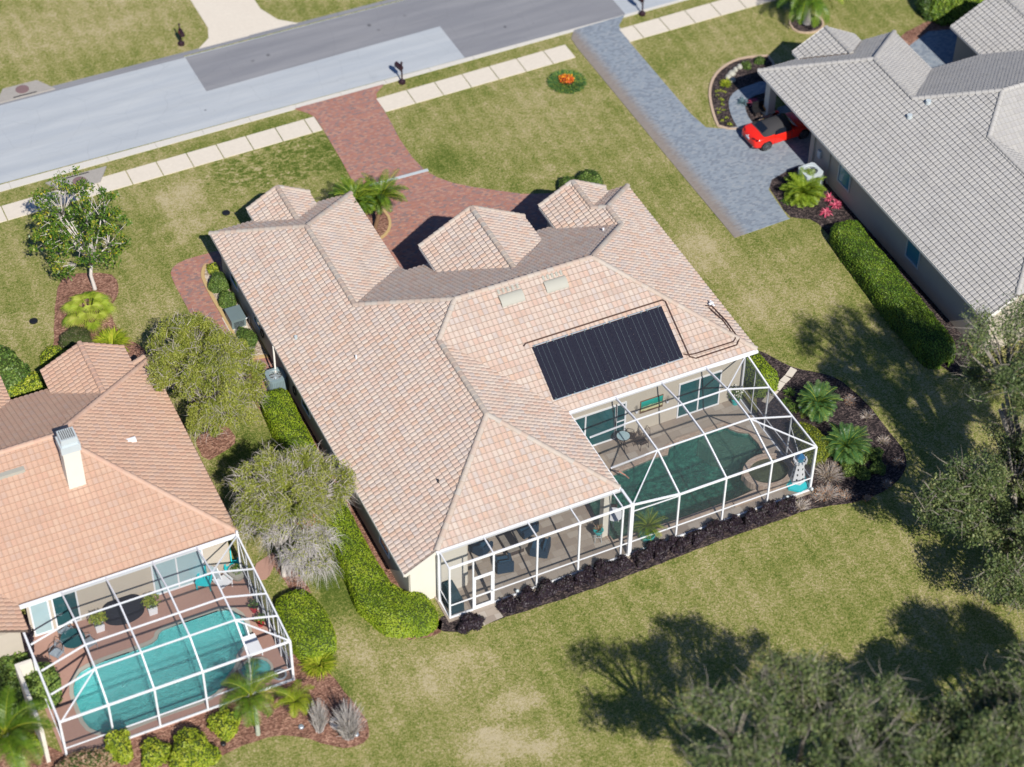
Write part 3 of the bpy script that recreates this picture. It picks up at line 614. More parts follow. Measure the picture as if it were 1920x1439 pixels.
def caps(mb,a,b,r=.15,step=.37):
    a=Vector(a);b=Vector(b); 
    if b.z<a.z: a,b=b,a
    d=b-a; L=d.length; d.normalize(); x=d.cross(Vector((0,0,1))).normalized(); y=x.cross(d).normalized(); n=max(1,int(round(L/step)))
    for i in range(n):
        p=a+d*(L*i/n-.03); q=a+d*(L*(i+1)/n); V=[];m=7
        for (pp,rr,lift) in ((p,r*1.10,.05),(q,r*.92,.035)):
            for j in range(m): t=math.pi*(j/(m-1)); V.append(pp+x*math.cos(t)*rr+y*(math.sin(t)*rr*.8+lift-.02))
        F=[(j,j+1,m+j+1,m+j) for j in range(m-1)]+[tuple(range(m))]
        mb.add(V,F)
def roof(parent,facets,ridges,mat,flat=1.0,name='roof',capmat=None):
    """facets: list of (list of convex polygons on one plane, eave axis, origin)"""
    mb=MB(); dk=MB()
    for polys,ax,org in facets:
        roof_faces(mb,polys,ax,org,flat)
        for pg in polys:
            P=[Vector(p) for p in pg]; nn=(P[1]-P[0]).cross(P[2]-P[0]).normalized()
            if nn.z<0: nn=-nn; P=P[::-1]
            k=len(P); dk.add([p-nn*.012 for p in P]+[p-Vector((0,0,.16)) for p in P],[tuple(range(k)),tuple(range(2*k-1,k-1,-1))]+[(i+k,(i+1)%k+k,(i+1)%k,i) for i in range(k)])
    o=mb.build(name,mat,parent); dk.build('roof_deck',M['under'],o)
    for a,b in ridges:
        cm=MB(); caps(cm,a,b); cm.build('ridge_tiles',capmat or mat,o)
    return o
# ================================================================ SETTING
DZ=.10  # pool decks stand a step above the lawn
POOL=[(5.45,-7.95),(5.15,-8.35),(4.42,-8.25),(2.0,-8.45),(-.15,-8.75),(-.3,-10.6),(-.2,-12.5),(3.9,-12.62),(6.9,-12.58),(8.13,-12.45),(8.12,-11.6),(8.3,-10.95),(8.84,-10.7),(9.75,-10.6),(9.9,-9.6),(9.8,-8.75),(9.35,-8.45),(9.05,-8.05),(8.9,-7.72),(6.2,-7.75)]
LPOOL=smooth_loop([(-23.3,-9.0),(-23.0,-8.5),(-22.4,-8.45),(-20.7,-8.45),(-19.75,-8.45),(-19.15,-8.85),(-18.95,-10.1),(-19.5,-11.05),(-20.1,-11.4),(-20.3,-12.0),(-21.0,-12.5),(-21.6,-13.15),(-22.4,-13.35),(-24.6,-13.3),(-26.9,-13.45),(-27.5,-13.1),(-27.95,-12.5),(-27.95,-11.2),(-27.9,-10.2),(-27.45,-9.35),(-26.6,-9.1),(-24.1,-9.1)],1)
POOLH=[(5.6,-7.8),(5.2,-8.2),(4.4,-8.1),(2,-8.3),(-.35,-8.6),(-.5,-10.6),(-.4,-12.7),(6.9,-12.75),(8.3,-12.7),(10.0,-12.7),(10.4,-11.6),(10.05,-9.5),(9.9,-8.6),(9.2,-7.9),(8.9,-7.6)]
BIG=300
sheet('ground',[(-BIG,-BIG),(BIG,-BIG),(BIG,BIG),(-BIG,BIG)],0,M['grass'],[POOLH,[(-28.1,-13.6),(-18.6,-13.6),(-18.6,-8.3),(-28.1,-8.3)]])
ky=27.68; ry=28.05
sheet('street',[(-120,ry),(120,ry+.15),(120,35.75),(-120,35.55)],.008,M['asphalt'])
sheet('street_patch',[(-6.36,35.5),(-6.32,31.62),(9.85,31.95),(9.91,28.12),(21.5,28.14),(21.5,35.66),(-6.36,35.56)],.013,M['asphalt_dark'])
sheet('street_edge',[(-120,35.5),(-6.4,35.55),(-6.4,36.0),(-120,36.0)],.012,M['asphalt_dark'])
def slabs(name,y0,y1,xs,z,mat,gap=.03,skew=0.0):
    mb=MB()
    for a,b in zip(xs,xs[1:]): mb.prism([(a+gap,y0(a)),(b-gap,y0(b)),(b-gap,y1(b)),(a+gap,y1(a))],0,z+random.uniform(-.004,.004))
    return struct(name,mb,mat)
gy=lambda x:27.62+.012*x; gy2=lambda x:28.05+.003*x
xs=[-75+3.05*i for i in range(46)]
slabs('gutter',gy,gy2,xs,.035,M['curbc'],.008)
slabs('far_gutter',lambda x:35.75,lambda x:36.1,[-75+3.05*i for i in range(49)],.03,M['asphalt_dark'],.008)
swl=lambda x:24.98+.0165*x; swu=lambda x:26.42+.019*x
def rngx(a,b,st=1.93,o=.12):
    k=math.ceil((a-o)/st); L=[a]
    while o+k*st<b-.3: L.append(o+k*st) if o+k*st>a+.3 else None; k+=1
    return L+[b]
slabs('pavement',swl,swu,rngx(-60,-1.12),.05,M['concrete'])
slabs('pavement',swl,swu,rngx(3.05,16.4,1.93,1.28),.05,M['concrete'])
slabs('pavement',swl,swu,rngx(20.3,70),.05,M['concrete'])
DRV=[(-1.95,27.66),(-1.35,26.9),(-1.12,26.4),(-1.1,25.0),(-1.2,22.0),(-1.35,19.5),(-1.7,17.5),(-3.0,16.6),(-3.0,7.0),(7.2,7.0),(9.6,9.5),(9.9,13.0),(9.4,13.55),(8.6,13.78),(7.4,14.3),(6.12,15.26),(5.0,16.1),(4.07,16.95),(3.4,17.85),(3.0,18.8),(2.82,20.2),(2.82,22.15),(3.0,24.0),(3.1,26.4),(3.3,27.0),(4.1,27.68)]
sheet('driveway',DRV,.045,M['redpave'],z0=0)
struct('trench_drain',MB().box(-.55,18.62,.03,3.2,18.84,.062,-.02),M['palemetal'])
sheet('side_path',smooth_loop([(-9.9,16.9),(-11.7,17.0),(-13.1,17.0),(-13.9,16.5),(-14.05,15.6),(-14.05,13.5),(-14.05,8),(-14.0,5.2),(-13.3,4.3),(-11.0,4.2)],1,False)+[(-10.8,16.0)],.04,M['redpave'],z0=0)
sheet('grey_driveway',[(17.6,27.95),(17.05,27.2),(16.95,26.2),(16.95,15),(17.0,5.55),(20.85,5.72),*G2([(1478,410),(1441,357),(1447,338),(1475,322),(1505,310)]),(24.2,9.0),(30.5,8.6),(30.5,15.3),(25.6,15.3),(24.4,14.2),(22.6,14.6),(21.3,14.9),(20.5,15.4),(20.3,17),(20.3,25.4),(20.5,27.2),(21.4,28.08)],.04,M['greypave'],z0=0)
sheet('concrete_driveway',[(-5.3,36.05),(-4.3,36.9),(-3.95,38),(-3.9,60),(.0,60),(-.1,38.6),(.5,37.0),(1.6,36.05)],.03,M['concrete'],z0=0)
# planting beds and their edgings
def bed(name,L,mat,z=.03,edge=None,ew=.14,it=2,ez=.09):
    P=smooth_loop(L,it) if it else L; o=sheet(name,jitter(P,.03),z,mat)
    if edge:
        mb=MB();k=len(P)
        for i in range(k):
            a,b=Vector(P[i]),Vector(P[(i+1)%k]); mb.beam((a.x,a.y,ez/2),(b.x,b.y,ez/2),ew,ez)
        struct(name+'_edging',mb,edge)
    return o
bed('rear_bed',G2([(822,1160),(820,1186),(873,1187),(907,1173),(942,1160),(1040,1130),(1173,1083),(1280,1042),(1380,1003),(1453,980),(1514,956),(1553,950),(1618,941),(1666,918),(1691,895),(1703,866),(1689,835),(1660,802),(1628,760),(1603,737),(1570,710),(1545,701),(1493,693),(1457,676),(1430,660),(1415,660)])+[(10.3,-9),(10.3,-13.2),(-9.5,-13.4)],M['mulch'],it=1)
bed('hedge_bed',G2([(474,752),(500,785),(520,815),(540,845),(617,1000),(649,1059),(679,1110),(707,1160),(733,1187),(767,1200),(800,1197),(827,1187),(830,1165)])+[(-10.8,-12.2),(-11.0,4.2)],M['mulchred'],it=0)
bed('left_planter',G2([(390,497),(383,503),(380,515),(382,527),(397,557),(420,595),(438,629),(453,655),(463,669),(475,673),(505,669)])+[(-11.2,7.2),(-11.2,14.3)],M['gravel'],.05,M['tanedge'],.2,1,.12)
cc=G(676,420); bed('palm_planter',[(cc.x+1.75*math.cos(a*math.pi/7),cc.y+1.9*math.sin(a*math.pi/7)) for a in range(14)],M['mulchred'],.07,M['tanedge'],.16,1,.12)
bed('front_bed',G2([(1040,362),(1050,345),(1090,335),(1120,345),(1140,370),(1120,395),(1060,390)]),M['mulchred'],it=2)
bed('neighbour_front_bed',G2([(111,530),(103,567),(102,621),(99,657),(90,690),(160,720),(230,690),(285,670),(262,648),(241,637),(214,612),(206,577),(223,556),(223,530),(205,512),(130,514)]),M['mulchred'],it=1)
bed('tree_bed',G2([(363,817),(395,795),(425,797),(447,827),(423,847),(383,870)]),M['mulchred'],it=1)
bed('neighbour_rear_bed',G2([(553,1215),(585,1235),(615,1258),(640,1290),(663,1318),(695,1363),(690,1392),(656,1405),(615,1398),(567,1382),(519,1379),(455,1398),(401,1427),(360,1460),(0,1600),(-200,1500),(-60,1250),(30,1290),(100,1430),(220,1390),(400,1335)]),M['mulchred'],it=1)
bed('tree_strip_bed',G2([(500,1040),(520,1040),(545,1060),(575,1095),(590,1130),(560,1120),(545,1108)]),M['mulchred'],it=1)
sheet('flagstone_path',smooth_loop(G2([(474,1062),(500,1045),(516,1035),(520,1050),(512,1065),(503,1085),(486,1090)]),1),.045,M['salmon'],z0=0)
bed('round_bed',G2([(1349,243),(1339,221),(1331,188),(1331,166),(1339,144),(1356,126),(1381,113),(1407,108),(1450,105),(1450,165),(1434,215),(1415,243)]),M['mulch'],.035,M['pinkedge'],.16,1)
sheet('curved_walk',smooth_loop(G2([(1386,246),(1372,222),(1365,197),(1370,180),(1385,168),(1440,150),(1450,170),(1405,184),(1396,198),(1400,216),(1414,236)]),1),.06,M['greypave'],z0=0)
bed('drive_side_bed',G2([(1440,352),(1444,340),(1466,318),(1500,305),(1545,300),(1590,370),(1700,480),(1830,660),(1830,720),(1763,690),(1713,636),(1670,575),(1596,489),(1551,440),(1529,414),(1489,409),(1480,409)]),M['mulch'],it=1)
bed('island_bed',G2([(1033,153),(1040,138),(1063,133),(1085,138),(1094,153),(1085,168),(1063,175),(1040,168)]),M['mulch'],.02,it=1)
bed('palm_ring_bed',G2([(1478,42),(1490,28),(1512,26),(1535,32),(1545,45),(1538,58),(1515,64),(1490,60)]),M['mulch'],.03,M['pinkedge'],.12,1)
bed('shaded_court',G2([(1660,95),(1700,60),(1760,30),(1850,30),(1880,110),(1760,140),(1700,130)]),M['mulchred'],it=0)
sheet('court_paving',G2([(1695,95),(1740,60),(1800,55),(1860,100),(1800,150),(1720,140)]),.045,M['greypave'],z0=0)
# ---- main pool, deck and spa basin
DECK=[(-9.95,-13.85),(10.85,-13.85),(10.85,-6.0),(0,-6.0),(0,-8),(-8.2,-8),(-8.2,-12.0),(-9.95,-12.0)]
sheet('pool_deck',DECK,DZ,M['travertine'],[POOL],0)
def ring(name,L,w,z0,z1,mat,out=True):
    mb=MB();k=len(L); A=sum(L[i][0]*L[(i+1)%k][1]-L[(i+1)%k][0]*L[i][1] for i in range(k)); sg=-1 if A>0 else 1
    nr=[]
    for i in range(k):
        a,b,c=Vector(L[i-1]),Vector(L[i]),Vector(L[(i+1)%k]); n1=Vector((-(b-a).y,(b-a).x)).normalized(); n2=Vector((-(c-b).y,(c-b).x)).normalized(); nn=(n1+n2).normalized()*sg; nr.append((b.x+nn.x*w,b.y+nn.y*w))
    for i in range(k):
        j=(i+1)%k; mb.hexa([(L[i][0],L[i][1],z0),(L[j][0],L[j][1],z0),(nr[j][0],nr[j][1],z0),(nr[i][0],nr[i][1],z0),(L[i][0],L[i][1],z1),(L[j][0],L[j][1],z1),(nr[j][0],nr[j][1],z1),(nr[i][0],nr[i][1],z1)])
    return struct(name,mb,mat)
def basin(name,L,depth,mat,wmat,zt,wz,wname='pool_water'):
    mb=MB(); k=len(L); mb.prism(L,-depth,-depth); V=[(x,y,-depth) for x,y in L]+[(x,y,zt) for x,y in L]
    mb.add(V,[(i,(i+1)%k,(i+1)%k+k,i+k) for i in range(k)]); struct(name,mb,mat); struct(wname,MB().prism(L,wz,wz),wmat)
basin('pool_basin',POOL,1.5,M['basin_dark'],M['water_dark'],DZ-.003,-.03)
ring('pool_coping',POOL,.28,DZ-.02,DZ+.03,M['coping'])
st=MB()   # curved entry steps and bench
for r_,z in ((1.9,-.35),(1.45,-.18)): st.prism([(9.0+r_*math.cos(math.pi+a*math.pi/20)*.55-.1,-7.95+r_*math.sin(math.pi+a*math.pi/20)*.85) for a in range(14)]+[(9.0,-7.8)],-1.4,z)
st.prism([(-.2,-12.5),(-.3,-10.6),(-.15,-8.75),(.9,-8.9),(1.3,-9.6),(1.3,-10.8),(.9,-12.0)],-1.4,-.3)
st.prism([(8.9,-7.75),(9.35,-8.4),(9.8,-8.8),(9.88,-9.5),(9.3,-9.9),(8.5,-9.6),(7.6,-8.8),(7.3,-7.8)],-1.4,-.25)
struct('pool_steps',st,M['coping'])
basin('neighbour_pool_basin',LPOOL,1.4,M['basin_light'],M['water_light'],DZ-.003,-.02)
ring('neighbour_coping',LPOOL,.2,DZ-.02,DZ+.02,M['cream'])
sheet('neighbour_deck',[(-29.4,-14.05),(-18.0,-14.05),(-18.0,-6.0),(-29.4,-6.0)],DZ,M['salmon'],[LPOOL],0)
# stepping stones and door pad
pad=thing('door_pad','square travertine landing outside the white screen door','landing',G(915,1155)); MB().prism(G2([(893,1150),(927,1137),(943,1158),(907,1174)]),0,.09).build('slab',M['travertine'],pad)
for i,(q,lab) in enumerate([([(1482.5,690),(1494,696),(1484.6,709),(1472,705)],'beige stepping stone farthest from the screen cage in the dark mulch'),([(1471,706),(1482,712),(1473,720),(1462,715)],'beige stepping stone second from the lawn edge'),([(1461,716.5),(1472,721),(1462,734),(1450,729)],'beige stepping stone third from the lawn edge'),([(1449,730.5),(1460,736),(1452,744),(1440,741)],'beige stepping stone nearest the slanted cage side'),([(1438,742),(1451,746),(1440,759),(1428,754)],'beige stepping stone seen through the cage screen')]):
    c=G(*q[0]); t=MB().prism(G2(q),0,.075).build('stepping_stone',M['concrete']); tag(t,lab,'paving slab','stepping stones to the cage door')
# street drain inlets
def inlet(px,py,lab,far):
    c=G(px,py); t=thing('drain_inlet',lab,'street drain',c,'kerb drain inlets'); s=1 if far else -1
    MB().prism([(c.x-1.9,c.y-s*.75),(c.x+1.9,c.y-s*.75),(c.x+1.1,c.y+s*.55),(c.x-1.1,c.y+s*.55)],0,.10).build('apron',M['apronc'],t)
    MB().box(c.x-.75,c.y-s*.62-.04,.03,c.x+.75,c.y-s*.62+.04,.112).build('opening',M['black'],t)
    MB().lathe((c.x,c.y-s*.02,0),[(.42,.10),(.42,.125),(.38,.13)],24).build('manhole_lid',M['rustlid'],t)
M['apronc']=stone_mat('stained_concrete',(.36,.34,.31),6,.2,.9,.4)
M['rustlid']=plain('cast_iron_lid',(.20,.13,.13),.7,0,.2,9)
inlet(42,170,'concrete kerb inlet with rusty round lid across the street',True)
inlet(150,343,'concrete kerb inlet with rusty lid behind the magnolia tree',False)
# ================================================================ MAIN HOUSE
H=thing('house','large house with blended pink and cream barrel tile roof and black solar mats','house',(0,0,0))
s=.55; zL=lambda x:2.86+s*(x+11.6); zM=lambda y:3.8+s*(y+6.5); zF=lambda y:7.45-s*y; zR=lambda x:3.8+s*(11.18-x); zRE=lambda y:3.8+s*(y+12.35); zLR=lambda x:6.52-s*(x+4.95)
pL=lambda x,y:(x,y,zL(x)); pM=lambda x,y:(x,y,zM(y)); pF=lambda x,y:(x,y,zF(y)); pR=lambda x,y:(x,y,zR(x))
R1=(-4.95,-7.42,6.52);R2=(-4.95,-1.55,6.52);R3=(-3.32,.07,7.41);R4=(4.61,.07,7.41);W1=(-7.345,4.09,5.2);W0=(-7.345,11.1,5.2);A_=(8.43,3.89,5.31);B_=(8.43,5.6,5.31)
zW=lambda x:5.2-s*(x+7.345); zF2=lambda y:5.2-s*(y-11.1); zRW=lambda x:5.31-s*(8.43-x); zRF=lambda y:5.31-s*(y-5.6)
fac=[([[pL(-11.6,-12.35),(-9.87,-12.35,3.81),R1,R2,pL(-11.6,-1.55)],[pL(-11.6,-1.55),R2,R3,W1,pL(-11.6,4.09)],[pL(-11.6,4.09),W1,W0,pL(-11.6,15.35)]],(0,1,0),pL(-11.6,0)),
 ([[R1,(0,-12.35,zLR(0)),(0,-6.5,zLR(0)),R2]],(0,1,0),(0,0,zLR(0))),
 ([[(-9.87,-12.35,3.8),(0.0,-12.35,3.8),R1]],(1,0,0),(0,-12.35,3.8)),
 ([[R2,pM(0,-6.5),pM(11.18,-6.5),R4,R3]],(1,0,0),pM(0,-6.5)),
 ([[pR(11.18,-6.5),pR(11.18,3.89),A_,R4],[pR(11.18,3.89),pR(11.18,8.35),B_,A_]],(0,1,0),pR(11.18,0)),
 ([[W1,pF(-4.25,7.19),pF(5.8,7.19),pF(5.8,1.26),R4,R3],[pF(5.8,1.26),pF(5.8,6.53),A_],[pF(-4.25,7.19),pF(-3.09,8.35),pF(-3.09,7.19)]],(1,0,0),pF(0,7.19)),
 ([[(5.8,6.53,zRW(5.8)),(5.8,8.75,zRW(5.8)),(7.83,8.75,zRW(7.83)),(7.83,4.49,zRW(7.83))],[(7.83,4.49,zRW(7.83)),(7.83,6.2,zRW(7.83)),B_,A_]],(0,1,0),(5.8,0,zRW(5.8))),
 ([[(7.83,6.2,4.98),(7.83,8.75,4.98),(9.9,8.75,3.84),(9.9,8.27,3.84)]],(0,1,0),(9.9,0,3.84)),
 ([[B_,(7.83,6.2,4.98),(9.95,8.35,zRF(8.35)),(11.18,8.35,zRF(8.35))]],(1,0,0),(11.18,8.35,3.8)),
 ([[W1,W0,(-3.09,15.35,zW(-3.09)),(-3.09,8.35,zW(-3.09))]],(0,1,0),(-3.09,0,zW(-3.09))),
 ([[W0,(-11.6,15.35,2.86),(-3.09,15.35,2.86)]],(1,0,0),(0,15.35,2.86)),
 ([[(-7.2,13.0,4.15),(-9.05,14.86,3.13),(-9.05,16.15,3.13),(-7.2,16.15,4.15)]],(0,1,0),(-9.05,0,3.13)),
 ([[(-7.2,13.0,4.15),(-7.2,16.15,4.15),(-5.35,16.15,3.13),(-5.35,14.86,3.13)]],(0,1,0),(-5.35,0,3.13)),
 ([[(1.05,2.15,6.27),(-2.05,5.25,4.565),(-2.05,7.65,4.565),(1.05,7.65,6.27)]],(0,1,0),(-2.05,0,4.565)),
 ([[(1.05,2.15,6.27),(1.05,7.65,6.27),(4.25,7.65,4.51),(4.25,5.35,4.51)]],(0,1,0),(4.25,0,4.51))]
rid=[(R1,R2),(R2,R3),(R3,R4),(R3,W1),(W1,W0),(W0,(-11.6,15.35,2.86)),(W0,(-3.09,15.35,2.86)),(R1,(-9.87,-12.35,3.8)),(R1,(0,-12.35,3.8)),(R4,pM(11.18,-6.5)),(R4,A_),(A_,B_),(B_,(11.18,8.35,3.8)),(B_,(7.83,6.2,4.98)),((7.83,6.2,4.98),(7.83,8.75,4.98)),((-7.2,13,4.15),(-7.2,16.15,4.15)),((1.05,2.15,6.27),(1.05,7.65,6.27)),
 ((7.83,8.75,4.98),(5.8,8.75,3.86)),((7.83,8.75,4.98),(9.9,8.75,3.84)),((-7.2,16.15,4.15),(-9.05,16.15,3.13)),((-7.2,16.15,4.15),(-5.35,16.15,3.13)),((1.05,7.65,6.27),(-2.05,7.65,4.565)),((1.05,7.65,6.27),(4.25,7.65,4.51))]
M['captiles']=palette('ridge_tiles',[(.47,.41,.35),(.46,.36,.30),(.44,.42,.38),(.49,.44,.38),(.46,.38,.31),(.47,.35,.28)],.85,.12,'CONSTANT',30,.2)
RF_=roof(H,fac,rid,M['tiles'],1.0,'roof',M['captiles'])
def walls(parent,segs,mat,name='wall',th=.18):
    mb=MB()
    for a,b,za,zb in segs:
        a,b=Vector((a[0],a[1],0)),Vector((b[0],b[1],0)); d=(b-a).normalized(); n=Vector((-d.y,d.x,0))*th/2
        mb.add([a-n,b-n,b+n,a+n,a-n+Vector((0,0,za)),b-n+Vector((0,0,zb)),b+n+Vector((0,0,zb)),a+n+Vector((0,0,za))],[(3,2,1,0),(4,5,6,7),(0,1,5,4),(1,2,6,5),(2,3,7,6),(3,0,4,7)])
    return mb.build(name,mat,parent)
walls(H,[((-11.15,14.95),(-11.15,-12.0),2.9,2.9),((-8.16,-12),(-8.16,-8),3.66,3.66),((-8.16,-8),(-.25,-8),3.66,3.66),((-.25,-8),(-.25,-6.05),3.66,3.66),((-.25,-6.05),(10.75,-6.05),3.66,3.66),((10.75,-6.05),(10.75,7.95),3.6,3.6),((10.75,7.95),(9.5,7.95),3.6,3.6),((9.5,7.95),(9.5,8.35),3.6,3.6),((9.5,8.35),(7.83,8.35),3.75,4.75),((7.83,8.35),(6.2,8.35),4.75,3.75),((6.2,8.35),(6.2,6.7),3.7,3.7),((6.2,6.7),(3.85,6.7),3.5,3.5),((3.85,4.6),(3.85,7.2),4.4,4.4),((3.85,7.2),(1.05,7.2),4.5,6.0),((1.05,7.2),(-1.65,7.2),6.0,4.5),((-1.65,7.2),(-1.65,4.6),4.45,4.45),((-1.65,6.7),(-3.5,6.7),3.5,3.5),((-3.5,6.7),(-3.5,14.95),2.95,2.95),((-3.5,14.95),(-5.75,14.95),2.9,2.9),((-5.75,14.95),(-5.75,15.8),3.1,3.1),((-5.75,15.8),(-7.2,15.8),3.2,3.95),((-7.2,15.8),(-8.65,15.8),3.95,3.2),((-8.65,15.8),(-8.65,14.95),3.1,3.1),((-8.65,14.95),(-11.15,14.95),2.9,2.9)],M['stucco'])
walls(H,[((-11.2,-12.0),(-9.87,-12.0),2.85,3.6),((-9.87,-12),(-8.16,-12),3.6,3.6)],M['stuccow'])
MB().box(-8.1,-12.2,3.62,-.05,-6.1,3.66).build('porch_ceiling',M['stuccow'],H)
MB().box(-.44-.2,-12.1,DZ,-.44+.2,-11.7,3.62).build('porch_column',M['stuccow'],H)
# fascias and gutters
def fasc(pts,w=.05,h=.17,dz=-.06,name='fascia',mat=None):
    for a,b in pts: MB().beam(Vector(a)+Vector((0,0,dz)),Vector(b)+Vector((0,0,dz)),w,h).build(name,mat or M['trim'],H)
fasc([((-11.63,-12.38,2.86),(-11.63,15.38,2.86)),((-11.6,15.38,2.86),(-9.05,15.38,2.86)),((-5.35,15.38,2.86),(-3.06,15.38,2.86)),((-3.06,15.35,2.86),(-3.06,8.3,2.86)),((-3.09,7.22,3.45),(-2.05,7.22,3.45)),((4.25,7.22,3.45),(5.8,7.22,3.45)),((5.77,6.6,3.82),(5.77,8.78,3.82)),((11.21,-6.5,3.78),(11.21,8.38,3.78)),((-2.08,5.3,4.53),(-2.08,7.68,4.53)),((4.28,5.3,4.48),(4.28,7.68,4.48)),((-9.08,14.9,3.1),(-9.08,16.18,3.1)),((-5.32,14.9,3.1),(-5.32,16.18,3.1)),((9.93,8.2,3.8),(9.93,8.78,3.8))])
fasc([((-11.6,-12.39,2.83),(-9.87,-12.39,3.78)),((-9.05,16.19,3.12),(-7.2,16.19,4.13)),((-7.2,16.19,4.13),(-5.35,16.19,3.12)),((-2.05,7.69,4.55),(1.05,7.69,6.25)),((1.05,7.69,6.25),(4.25,7.69,4.49)),((5.8,8.79,3.84),(7.83,8.79,4.96)),((7.83,8.79,4.96),(9.9,8.79,3.82))],.05,.18,-.07,'rake_board',M['stuccow'])
gm=MB(); gm.beam((-9.95,-12.47,3.74),(.0,-12.47,3.74),.16,.13); gm.beam((.06,-12.5,3.74),(.06,-6.55,3.74),.12,.12); gm.beam((.1,-6.63,3.76),(11.2,-6.63,3.76),.17,.14); gm.build('gutter',M['white'],H)
gm=MB(); gm.beam((-11.66,5.3,2.8),(-11.66,5.3,.1),.09,.09); gm.box(-11.3,5.2,2.7,-11.2,5.4,2.8)
gm.build('downspout',M['trim'],H)
# rear wall glazing
def window(parent,x0,x1,z0,z1,y,mull=(),fr=.07,glass=None,axis='y',sg=-1,name='window',framem=None,depth=.04):
    """window in a wall plane; axis 'y': plane y=const"""
    f=MB(); P=lambda u,z,d:(u,y+sg*d,z) if axis=='y' else (y+sg*d,u,z)
    def bar(u0,u1,za,zb):
        a=P(u0,za,.0);b=P(u1,zb,depth+.02); f.box(min(a[0],b[0]),min(a[1],b[1]),za,max(a[0],b[0]),max(a[1],b[1]),zb)
    bar(x0-fr,x0,z0-fr,z1+fr); bar(x1,x1+fr,z0-fr,z1+fr); bar(x0,x1,z1,z1+fr); bar(x0,x1,z0-fr,z0)
    for m_ in mull: bar(m_-fr/2,m_+fr/2,z0,z1)
    o=f.build(name,framem or M['white'],parent); a=P(x0,z0,.005);b=P(x1,z1,depth*.5)
    MB().box(min(a[0],b[0]),min(a[1],b[1]),z0,max(a[0],b[0]),max(a[1],b[1]),z1).build('pane',glass or M['glassteal'],o); return o
window(H,.2,3.05,.22,2.6,-6.14,(1.3,),.09,name='sliding_door')
window(H,3.16,3.62,.32,2.6,-6.14,(),.09,M['glass'],name='side_light'); MB().box(3.16,-6.21,1.35,3.62,-6.18,1.42).build('rail',M['white'],H)
window(H,6.9,9.33,.2,2.6,-6.14,(8.08,),.08,M['glassteal'],name='sliding_door')
window(H,-7.4,-5.0,.2,2.5,-8.09,(-6.2,),.08,name='sliding_door'); window(H,-3.6,-1.4,.2,2.5,-8.09,(-2.5,),.08,name='sliding_door')
gd=MB(); gd.box(-3.4,8.9,.05,-3.36,13.9,2.3); gd.build('garage_door',M['trim'],H)
window(H,-10.6,-9.6,.9,2.2,15.04,(),.06,sg=1); window(H,-7.9,-6.5,.8,2.3,15.89,(-7.2,),.06,sg=1); window(H,7.1,8.6,.7,2.5,8.44,(7.85,),.06,sg=1)
MB().box(.35,7.29,.1,1.75,7.33,2.6).build('front_door',M['brown'],H)
for y_ in (-9.5,-3.0,1.2,8.5,12.2): window(H,y_,y_+1.1,1.0,2.2,-11.24,(),.06,axis='x',sg=-1)
# roof furniture of the main house
def on_plane_box(name,u0,u1,y0,y1,h,mat,zf,parent,n=1,lift=.09):
    mb=MB(); mb.hexa([(u0,y0,zf(y0)+lift),(u1,y0,zf(y0)+lift),(u1,y1,zf(y1)+lift),(u0,y1,zf(y1)+lift),(u0,y0,zf(y0)+lift+h),(u1,y0,zf(y0)+lift+h),(u1,y1,zf(y1)+lift+h),(u0,y1,zf(y1)+lift+h)])
    return mb.build(name,mat,parent)
sm,n_,b_=newmat('solar_mat'); g_=N(n_,'ShaderNodeTexWave',wave_type='BANDS',bands_direction='X'); g_.inputs['Scale'].default_value=4.2; n_.links.new(pos(n_),g_.inputs['Vector'])
b_.inputs['Roughness'].default_value=.5; n_.links.new(mix(n_,noise(n_,pos(n_),14,3,.8),(.004,.005,.014),(.020,.021,.036)),b_.inputs['Base Color']); bump(n_,b_,mth(n_,'ADD',g_.outputs['Fac'],noise(n_,pos(n_),9,3,.7)),.8,.02)
M['solar']=sm
ed=[-.46,.62,1.70,2.80,3.90,5.02,6.10,7.12]
for i in range(7):
    sp=on_plane_box('solar_mat',ed[i]+.004,ed[i+1]-.004,-5.86,-3.24,.035,M['solar'],zM,H)
    mb=MB()
    for k in range(1,4):
        x=ed[i]+(ed[i+1]-ed[i])*k/4; mb.beam((x,-5.8,zM(-5.8)+.13),(x,-3.3,zM(-3.3)+.13),  .006,.004)
    for y_ in (-5.86,-3.24):
        for x in (ed[i]+.12,ed[i+1]-.25): mb.box(x,y_-.05,zM(y_)+.10,x+.05,y_+.05,zM(y_)+.17)
    mb.build('seam',M['greymetal'],sp)
    mb=MB(); mb.tube([(ed[i]+.05,-3.2,zM(-3.2)+.13),(ed[i+1]-.05,-3.2,zM(-3.2)+.13)],.03,6); mb.build('header_tube',M['steel'],sp); mb=MB(); mb.tube([(ed[i]+.05,-5.9,zM(-5.9)+.13),(ed[i+1]-.05,-5.9,zM(-5.9)+.13)],.03,6); mb.build('header_tube',M['steel'],sp)
zr=lambda p,k=.16:(p[0],p[1],(min(zM(p[1]),zR(p[0])))+k)
def pipe(L,r=.035): MB().tube([zr(p) for p in L],r,7).build('collector_pipe',M['brownpipe'],H)
pipe([(-.85,-3.1),(-.7,-3.0),(7.3,-3.0),(7.42,-3.1),(7.45,-5.95)]); pipe([(7.45,-5.95),(7.75,-6.12),(10.2,-6.12),(10.45,-5.9),(10.5,-4.4),(10.3,-3.2),(9.9,-3.2)]); pipe([(7.2,-5.75),(7.4,-5.85),(7.8,-5.9),(10.1,-5.92),(10.28,-5.8),(10.3,-4.4),(10.0,-3.35)])
mb=MB(); p=zr((10.15,-3.1),.2); mb.tube([p,(p[0]+.25,p[1]+.05,p[2])],.07,8); mb.tube([(p[0]+.2,p[1]-.2,p[2]),(p[0]+.2,p[1]+.25,p[2])],.05,8); mb.build('valve',M['white'],H)
